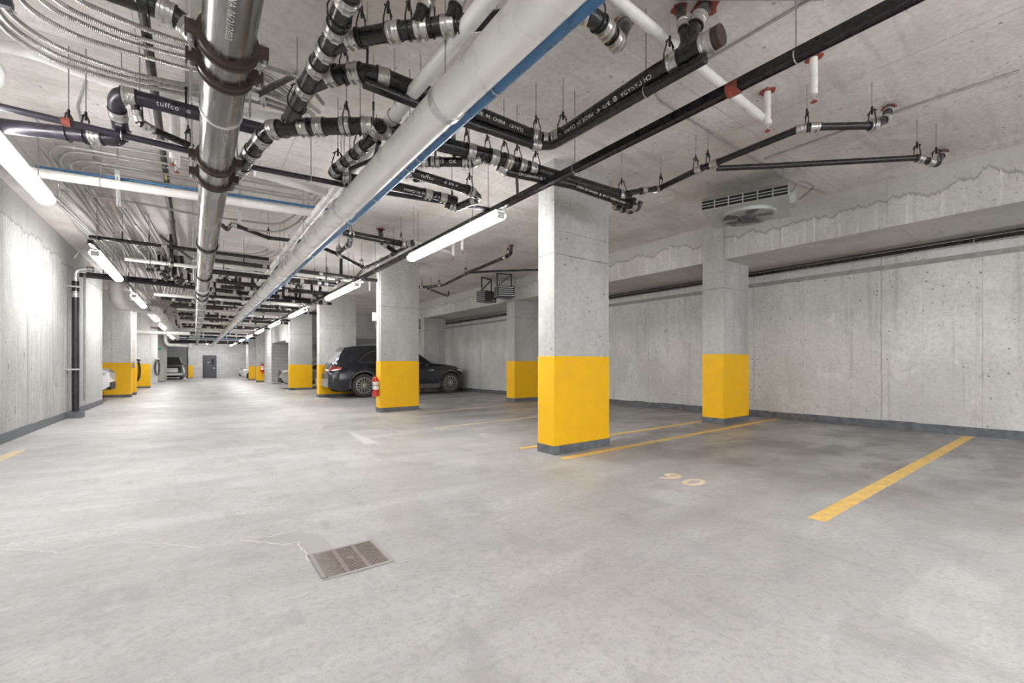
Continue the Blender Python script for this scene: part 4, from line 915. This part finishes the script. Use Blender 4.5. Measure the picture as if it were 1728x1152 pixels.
# charger cables on the left
def aty_x(u, y):
    k = (u-864)/FOC; dx, dy = FW[0]+RT[0]*k, FW[1]+RT[1]*k
    return dx*y/dy
def cable(x, y, z, lab):
    r = empty('charger_cable', (x, y, z)); tag(r, lab, 'charging cable')
    MB().box(x-.08, x+.10, y-.10, y, z-.12, z+.12).build('wall_holder', M['white'], r)
    m = MB()
    for k in range(3): 
        w_ = .07+.035*k; m.tube([(x+w_*math.cos(t), y-.08-.02*k, z-.50+(.42+.05*k)*math.sin(t)) for t in [2*math.pi*j/20 for j in range(20)]], .015, 6, closed=True)
    m.build('coiled_cable', M['rubber'], r, smooth=True)
    MB().bar((x, y-.12, z+.02), (x+.14, y-.2, z-.02), .05, .06).build('connector', M['charcoal'], r)
cable(aty_x(231, 27.0), 27.1, 1.22, 'coiled black charging cable on the third wall end, nearer one')
cable(-1.98, 36.4, 1.25, 'coiled black charging cable beside the pale panel, farther one')
tag(MB().box(-2.25, -1.85, 38.15, 38.2, 1.95, 2.12).build('exit_sign', M['green']), 'small green exit sign far down the left side', 'sign')

# ---------------------------------------------------------------- cars
def lerp_table(tb, x):
    if x <= tb[0][0]: return tb[0][1]
    for (a, p), (b, q) in zip(tb, tb[1:]):
        if x <= b: return p+(q-p)*(x-a)/(b-a)
    return tb[-1][1]
def car(name, label, cfg, paint, loc, rot, detail=True):
    L, W = cfg['L'], cfg['W']; top, plan, belt = cfg['top'], cfg['plan'], cfg['belt']; wh = cfg['wheels']; wr = cfg['wr']; ar = wr+.055
    root = empty(name, (0, 0, 0)); tag(root, label, 'car')
    xs = sorted(set([0, .015, .04, .08]+[L-.08, L-.04, L-.015, L]+[round(i*.05, 3) for i in range(2, int(L/.05)-1)]+[round(xw+ar*math.cos(math.pi*k/14), 4) for xw in wh for k in range(15)]))
    xs = [x for x in xs if 0 <= x <= L]
    def sec(x):
        tp = lerp_table(top, x); pl = lerp_table(plan, x); wb = W*pl; bl = min(lerp_table(belt, x), tp-.03)
        lo = .24+.16*max(0, (x-(L-.25))/.25)+.12*max(0, (.35-x)/.35); zb = lo
        for xw in wh:
            if abs(x-xw) < ar: zb = max(zb, wr+math.sqrt(ar*ar-(x-xw)**2)*1.0)
        zb = min(zb, bl-.02)
        def zz(z): return max(z, zb)
        gh = tp-bl; rw = wb*(1-.26*min(1, gh/.6)) if gh > .12 else wb*.93
        pts = [(wb*.955, zb), (wb*.985, zz(.42)), (wb, zz(.60)), (wb*.985, zz(.80)), (wb*.975, max(zz(bl-.06), zb)), (wb*.945, bl)]
        for t in (.12, .35, .6, .85): pts.append((wb*.94+(rw-wb*.94)*t, bl+(gh-.05*min(1, gh/.3))*t*.97))
        pts += [(rw*.93, tp-.022), (rw*.6, tp-.004), (rw*.3, tp+.004), (0, tp+.006)]
        return pts
    S = [sec(x) for x in xs]; n = len(S[0]); full = []
    for x, s_ in zip(xs, S): full.append([(x, -y, z) for y, z in s_]+[(x, y, z) for y, z in s_[-2::-1]])
    N = len(full[0]); vs = [p for r_ in full for p in r_]
    body, sw, rwn, ws = [], [], [], []
    for i in range(len(xs)-1):
        xm = (xs[i]+xs[i+1])/2; tpm = lerp_table(top, xm)
        for k in range(N-1):
            f = (i*N+k, (i+1)*N+k, (i+1)*N+k+1, i*N+k+1); kk = min(k, N-2-k)
            zm = sum(vs[j][2] for j in f)/4
            if 6 <= kk <= 8 and any(a < xm < b for a, b in cfg['side']) and zm > lerp_table(belt, xm)+cfg.get('sw_lo', .03)+cfg['rise'](xm) and lerp_table(top, xm)-lerp_table(belt, xm) > .2: sw.append(f)
            elif kk >= 10 and cfg['rear'][0] < xm < cfg['rear'][1]: rwn.append(f)
            elif kk >= 10 and cfg['front'][0] < xm < cfg['front'][1]: ws.append(f)
            else: body.append(f)
    body += [tuple(range(N-1, -1, -1)), tuple((len(xs)-1)*N+k for k in range(N))]
    def sub(faces, nm, mt):
        ids = sorted({j for f in faces for j in f}); mp = {j: i for i, j in enumerate(ids)}
        m = MB(); m.add([vs[j] for j in ids], [tuple(mp[j] for j in f) for f in faces]); return m.build(nm, mt, root, smooth=True)
    sub(body, 'body_shell', paint)
    if sw: sub(sw, 'side_window', M['glass'])
    if rwn: sub(rwn, 'rear_window', M['clearglass'])
    if ws: sub(ws, 'windscreen', M['glass'])
    MB().box(.3, L-.3, -W*.62, W*.62, .2, .62).build('underbody', M['dark'], root)
    for xw in wh:
        for s_ in (-1, 1):
            y = s_*(W-.03); yi = s_*(W-.27); a = Vector((0, s_, 0))
            t = MB().lathe2(Vector((xw, yi, wr)), a, [(0, wr*.62), (0, wr*.93), (.03, wr), (.20, wr), (.235, wr*.94), (.245, wr*.72), (.22, wr*.66)], 36).build('wheel', M['tyre'], root, smooth=True)
            rim = MB(); c = Vector((xw, yi+s_*.225, wr)); rim.lathe2(c, a, [(-.02, wr*.66), (.012, wr*.69), (.014, wr*.64), (-.015, wr*.62)], 32)
            ns = cfg.get('spokes', 14)
            for k in range(ns):
                an = 2*math.pi*(k+.5)/ns; d_ = Vector((math.cos(an), 0, math.sin(an))); tt = Vector((-math.sin(an), 0, math.cos(an)))
                for off in ((-.10, .10) if ns < 10 else (0,)):
                    rim.obox(c+d_*wr*.37+tt*off*wr*.3-a*.004, d_, tt, a, wr*.28, wr*.024, .010)
            rim.lathe2(c, a, [(-.02, wr*.14), (.006, wr*.13), (.010, .01)], 20); rim.build('rim', M['alloy'], t, smooth=False)
            MB().lathe2(Vector((xw, yi, wr)), a, [(.16, wr*.63), (.17, .01)], 24).build('brake_disc', M['dark'], t)
            if detail:
                am = MB(); st = []; NN = 18
                for k in range(NN+1):
                    an = math.pi*(k/NN)*1.12-math.pi*.06
                    for rr, yy in ((ar-.004, W*.985), (ar+.05, W*.99), (ar+.05, W*.96)):
                        xx = xw+rr*math.cos(an); st.append((xx, s_*yy*(1.0 if abs(xx-L/2) < L/2-.7 else lerp_table(plan, xx)*1.012), wr+rr*math.sin(an)))
                am.add(st, [(3*k+j, 3*k+j+1, 3*k+j+4, 3*k+j+3) for k in range(NN) for j in range(2)]); am.build('arch_trim', M['cladding'], root, smooth=True)
    if detail:
        for s_ in (-1, 1):
            MB().box(wh[0]+ar+.03, wh[1]-ar-.03, s_*W*.99-.012, s_*W*.99+.012, .24, .40).build('sill_trim', M['cladding'], root)
            h = MB(); h.bar((L-1.62, s_*(W+.006), .90), (L-1.40, s_*(W+.006), .905), .012, .025); h.build('fender_vent', M['chrome'], root)
            for xx in cfg.get('seams', ()): MB().bar((xx, s_*(W*.99), .42), (xx+.02, s_*(W*.965), 1.02), .006, .006).build('door_seam', M['dark'], root)
            for xx in cfg.get('handles', ()): MB().bar((xx, s_*(W*.985+.01), .93), (xx+.18, s_*(W*.985+.01), .935), .02, .025).build('door_handle', paint, root)
            mr = MB(); mx = cfg['mirror']; mr.obox((mx, s_*(W+.07), 1.10), (1, 0, 0), (0, 1, 0), (0, 0, 1), .07, .10, .07); mr.build('wing_mirror', paint, root)
            tl = MB(); tl.add([(x, s_*y, z) for x, y, z in ((.02, W*.55, .90), (.035, W*.55, .97), (.075, W*.945, 1.06), (.02, W*.925, .90), (.40, W*.99, 1.02), (.34, W*.995, .94))], [(0, 3, 2, 1), (3, 5, 4, 2)]); tl.build('tail_light', M['taillight'], root)
            hl = MB(); hl.add([(x, s_*y, z) for x, y, z in ((L+.005, W*.55, .74), (L-.02, W*.56, .84), (L-.16, W*.90, .90), (L-.12, W*.92, .80), (L-.42, W*.985, .93), (L-.40, W*.99, .88))], [(0, 3, 2, 1), (3, 5, 4, 2)]); hl.build('headlamp', M['lamp_clear'], root)
    return root
SUV = dict(L=5.12, W=1.0, wr=.40, wheels=(1.14, 4.44), top=[(0, .80), (.03, 1.0), (.10, 1.13), (.22, 1.24), (.46, 1.57), (.54, 1.70), (.9, 1.765), (1.5, 1.79), (2.3, 1.785), (2.75, 1.73), (3.15, 1.56), (3.62, 1.22), (3.72, 1.17), (4.3, 1.12), (4.75, 1.04), (4.98, .92), (5.08, .78), (5.12, .60)],
           plan=[(0, .885), (.03, .915), (.10, .945), (.3, .975), (.6, .99), (1.0, 1), (4.1, 1), (4.6, .95), (4.9, .86), (5.05, .76), (5.12, .64)], belt=[(0, .85), (.3, 1.12), (.6, 1.16), (1.4, 1.13), (3.7, 1.10), (4.3, 1.05), (4.75, .98), (5.12, .6)],
           side=((.92, 1.62), (1.70, 2.42), (2.50, 3.42)), rise=lambda x: max(0, (1.3-x)*.35) if x < 1.3 else 0, rear=(.14, .46), front=(2.80, 3.60), seams=(1.72, 2.5, 3.62), handles=(1.85, 2.75), mirror=3.35)
def put(c, x, y, a, s_=1.0):
    c.location = (x, y, fz(x+math.cos(a)*2.5, y+math.sin(a)*2.5)); c.rotation_euler = (0, 0, a); c.scale = (s_,)*3
suv = car('suv_car', 'dark blue black dusty car parked nose to the wall behind the extinguisher column', SUV, M['carblack'], None, 0)
for s_ in (-1, 1):
    yy = lambda z: s_*(.955-(z-1.13)*.36)
    MB().tube([(x, yy(z), z) for x, z in ((.98, 1.19), (1.05, 1.30), (1.25, 1.48), (1.45, 1.57), (1.66, 1.60), (1.70, 1.19), (.98, 1.19))], .009, 6).build('window_trim', M['cladding'], suv)
    MB().tube([(x, yy(z), z) for x, z in ((1.70, 1.19), (2.6, 1.17), (3.5, 1.16))], .008, 6).build('window_trim', M['cladding'], suv)
MB().box(-.014, .0, -.27, .27, .66, .79).build('number_plate', M['cladding'], suv)
MB().box(-.025, .05, -.86, .86, .38, .62).build('rear_bumper', M['dust'], suv)
put(suv, 3.50, 15.72, 0)
HATCH = dict(L=4.2, W=.88, wr=.32, wheels=(.80, 3.38), top=[(0, .60), (.05, .85), (.2, 1.1), (.6, 1.38), (1.3, 1.48), (2.0, 1.47), (2.5, 1.38), (3.15, 1.02), (3.7, .90), (4.0, .80), (4.15, .66), (4.2, .52)],
             plan=[(0, .82), (.15, .92), (.6, 1), (3.2, 1), (3.7, .94), (4.0, .84), (4.2, .66)], belt=[(0, .8), (.3, .98), (2.4, .93), (3.1, .88), (3.7, .82), (4.2, .5)],
             side=((.55, 1.25), (1.32, 2.9),), rise=lambda x: 0, rear=(.2, .55), front=(2.45, 3.05), spokes=6, seams=(1.3, 2.7), handles=(1.5,), mirror=2.6)
hb = car('hatchback_car', 'grey hatchback parked nose out behind the fourth yellow column', HATCH, M['cargrey'], None, 0)
put(hb, 3.30+4.2, 23.35, math.pi)
wc = car('sedan_car', 'white car parked nose out at the far right by the last column', HATCH, M['carwhite'], None, 0, True)
put(wc, 3.0+4.2, 42.2, math.pi)
lc = car('silver_car', 'silver white car nose peeking out past the end of the left wall', HATCH, M['carwhite'], None, 0, True)
put(lc, -2.02-4.2, 17.75, 0, 1.0)
for c_, nm in ((hb, 'g'), (wc, 'w'), (lc, 'l')):
    MB().box(4.12, 4.22, -.45, .45, .30, .52).build('front_grille', M['dark'], c_)
PICK = dict(L=5.2, W=.98, wr=.40, wheels=(1.1, 4.3), top=[(0, .95), (.05, 1.1), (1.8, 1.12), (1.85, 1.8), (2.3, 1.9), (3.2, 1.88), (3.75, 1.25), (4.6, 1.20), (5.1, 1.1), (5.2, .8)],
            plan=[(0, .96), (.2, 1), (4.6, 1), (5.0, .95), (5.2, .86)], belt=[(0, .9), (1.8, 1.1), (3.7, 1.18), (5.0, 1.05), (5.2, .78)], side=((2.0, 2.6), (2.7, 3.5)), rise=lambda x: 0, rear=(9, 9), front=(3.22, 3.72), seams=(), handles=(), mirror=3.4, spokes=6)
pk = car('pickup_car', 'dark pickup facing the viewer in the far left opening', PICK, M['cardark'], None, 0, True)
put(pk, -1.75, 50.5, -math.pi/2)
MB().box(5.17, 5.23, -.6, .6, .60, .95).build('front_grille', M['alloy'], pk); MB().box(5.15, 5.26, -.9, .9, .35, .52).build('front_bumper', M['alloy'], pk)

# ---------------------------------------------------------------- floor marks
def strip(a, b, w_, lab, mat, name='parking_line', lift=.004):
    a, b = Vector(a), Vector(b); d = (b-a); d.z = 0; L = d.length; d.normalize(); s_ = Vector((-d.y, d.x, 0))*w_/2; n = 12; m = MB()
    vs = []
    for k in range(n+1):
        p = a.lerp(b, k/n)
        for q in (p-s_, p+s_): vs += [(q.x, q.y, fz(q.x, q.y)-.002), (q.x, q.y, fz(q.x, q.y)+lift)]
    fs = []
    for k in range(n):
        i = 4*k; fs += [(i+1, i+3, i+7, i+5), (i, i+1, i+5, i+4), (i+3, i+2, i+6, i+7), (i, i+4, i+6, i+2)]
    fs += [(0, 2, 3, 1), (4*n, 4*n+1, 4*n+3, 4*n+2)]
    m.add(vs, fs); o = m.build(name, M[mat]); tag(o, lab, 'floor line'); return o
strip(fl(1377, 877), fl(1635, 736.5), .10, 'bold orange parking line at the right foreground', 'line')
strip(fl(948.5, 774), fl(1315, 705.5), .09, 'orange parking line running right from the foot of the nearest column', 'line')
strip(fl(877.6, 757), fl(1187, 710), .09, 'orange parking line passing behind the nearest column', 'line')
strip(fl(-40, 790), fl(34, 760), .11, 'short cream parking line end at the left edge', 'pale_line')
strip(fl(732, 722), fl(905, 703), .08, 'pale thin parking line between the second and nearest columns', 'pale_line')
strip(fl(702, 697), fl(860, 683), .07, 'faint parking line behind the extinguisher column', 'pale_line')
def floor_text(txt, c, size, lab, mat):
    cu = bpy.data.curves.new('t', 'FONT'); cu.body = txt; cu.size = size; cu.align_x = 'CENTER'; cu.align_y = 'CENTER'; cu.space_character = 1.35; cu.resolution_u = 3; cu.extrude = .002; cu.offset = .004
    to = bpy.data.objects.new('t', cu); COL.objects.link(to); bpy.context.view_layer.update()
    me = bpy.data.meshes.new_from_object(to.evaluated_get(bpy.context.evaluated_depsgraph_get())); bpy.data.objects.remove(to)
    for vt in me.vertices:
        x, y = vt.co.x, vt.co.y; gx, gy = y, -x           # read from the aisle: up is +X, right is -Y
        vt.co = Vector((gx, gy, fz(c[0]+gx, c[1]+gy)-fz(c[0], c[1])+vt.co.z+.003))
    me.materials.clear(); me.materials.append(M[mat]); o = bpy.data.objects.new('stall_number', me); COL.objects.link(o); o.location = (c[0], c[1], fz(*c[:2])); tag(o, lab, 'floor number')
p = (fl(1130, 805)+fl(1168, 814))/2; floor_text('90', (p.x, p.y), .36, 'stencilled stall number 90 on the floor', 'stencil')
p = fl(818, 735); floor_text('91', (p.x, p.y), .34, 'faint stencilled stall number 91 on the floor', 'ghost')
def arrow(tip, tail, w_, lab):
    tip, tail = Vector(tip), Vector(tail); d = tip-tail; d.z = 0; L = d.length; d.normalize(); s_ = Vector((-d.y, d.x, 0))
    q = [tail-s_*w_, tail+s_*w_, tip]; m = MB(); m.add([(v.x, v.y, fz(v.x, v.y)-.002) for v in q]+[(v.x, v.y, fz(v.x, v.y)+.002) for v in q], [(3, 4, 5), (0, 2, 1), (0, 1, 4, 3), (1, 2, 5, 4), (2, 0, 3, 5)])
    tag(m.build('floor_arrow', M['ghost']), lab, 'floor arrow')
arrow(fl(578, 722), fl(628, 749), .10, 'worn white arrow head on the floor left of the second column')

# drain grate: four corners measured on the floor
gx0, gx1, gy0, gy1 = .535, .865, 2.31, 2.64
r = empty('floor_drain', (.7, 2.47, fz(.7, 2.47))); tag(r, 'square slotted steel floor drain in the foreground', 'floor drain')
def rect(m, x0, x1, y0, y1, z0=.0, z1=.006):
    zz = fz((x0+x1)/2, (y0+y1)/2); m.box(x0, x1, y0, y1, zz+z0, zz+z1)
m = MB(); rect(m, gx0-.02, gx1+.02, gy0-.02, gy1+.02, -.01, .0015); m.build('pit', M['dark'], r)
m = MB()
for a in ((gx0-.02, gx1+.02, gy0-.02, gy0), (gx0-.02, gx1+.02, gy1, gy1+.02), (gx0-.02, gx0, gy0, gy1), (gx1, gx1+.02, gy0, gy1)): rect(m, *a, -.005, .007)
m.build('frame', M['rod'], r)
m = MB()
for k in range(19): y = gy0+(gy1-gy0)*k/18; rect(m, gx0, gx1, y-.0045, y+.0045, -.004, .006)
for k in (0, 1, 2, 3): x = gx0+(gx1-gx0)*k/3; rect(m, x-.011, x+.011, gy0, gy1, -.004, .0065)
rect(m, .68, .72, 2.455, 2.495, -.004, .008); m.build('grate', M['grate'], r)
fd = fl(360, 664); tag(MB().lathe2(Vector((fd.x, fd.y, fd.z-.01)), Vector((0, 0, 1)), [(0, .16), (.014, .16), (.016, .13), (.016, .01)], 20).build('manhole_cover', M['charcoal']), 'small round cover in the floor far down the aisle', 'manhole cover')

def crack(pts, lab, w_=.006, mat='crack'):
    P = [fl(u, v) for u, v in pts]; Q = []
    for a, b in zip(P, P[1:]):
        n = max(2, int((b-a).length/.03)); Q += [a.lerp(b, k/n) for k in range(n)]
    Q.append(P[-1]); rn = random.Random(len(lab)); m = MB(); vs = []
    for i, p in enumerate(Q):
        d = (Q[min(i+1, len(Q)-1)]-Q[max(i-1, 0)]); s_ = Vector((-d.y, d.x, 0)).normalized(); ww = w_*rn.uniform(.2, 1.0); o_ = s_*rn.uniform(-.012, .012)
        for q in (p+o_-s_*ww, p+o_+s_*ww): vs += [(q.x, q.y, fz(q.x, q.y)-.001), (q.x, q.y, fz(q.x, q.y)+.0015)]
    fs = []
    for k in range(len(Q)-1): i = 4*k; fs += [(i+1, i+3, i+7, i+5), (i, i+1, i+5, i+4), (i+3, i+2, i+6, i+7)]
    m.add(vs, fs); tag(m.build('floor_crack', M[mat]), lab, 'crack')
crack([(-10, 928), (60, 928), (110, 934), (150, 920), (200, 915), (275, 916), (330, 924)], 'pale hairline crack at the left of the foreground floor', .004)
crack([(402, 912), (440, 914), (478, 918), (505, 915), (512, 930), (520, 942), (536, 948)], 'pale crack running into the corner of the floor drain')
crack([(415, 906), (460, 905), (480, 898), (502, 893)], 'short pale crack above the one reaching the drain', .004)
crack([(472, 1012), (500, 1008), (520, 1000)], 'small isolated pale crack below the drain', .003)
pts = [fl(*q) for q in ((455, 907), (482, 900), (505, 899), (540, 902), (556, 915), (562, 930), (545, 936), (520, 938), (512, 922), (492, 916))]
m = MB(); n = len(pts); m.add([(p.x, p.y, fz(p.x, p.y)+.0008) for p in pts]+[(p.x, p.y, fz(p.x, p.y)-.002) for p in pts], [tuple(range(n-1, -1, -1)), tuple(range(n, 2*n))]+[(i, (i+1) % n, n+(i+1) % n, n+i) for i in range(n)])
tag(m.build('floor_patch', M['damp']), 'smooth darker patch of floor beside the drain', 'floor patch')

for o in list(bpy.data.objects):
    if '_o' in o: del o['_o']
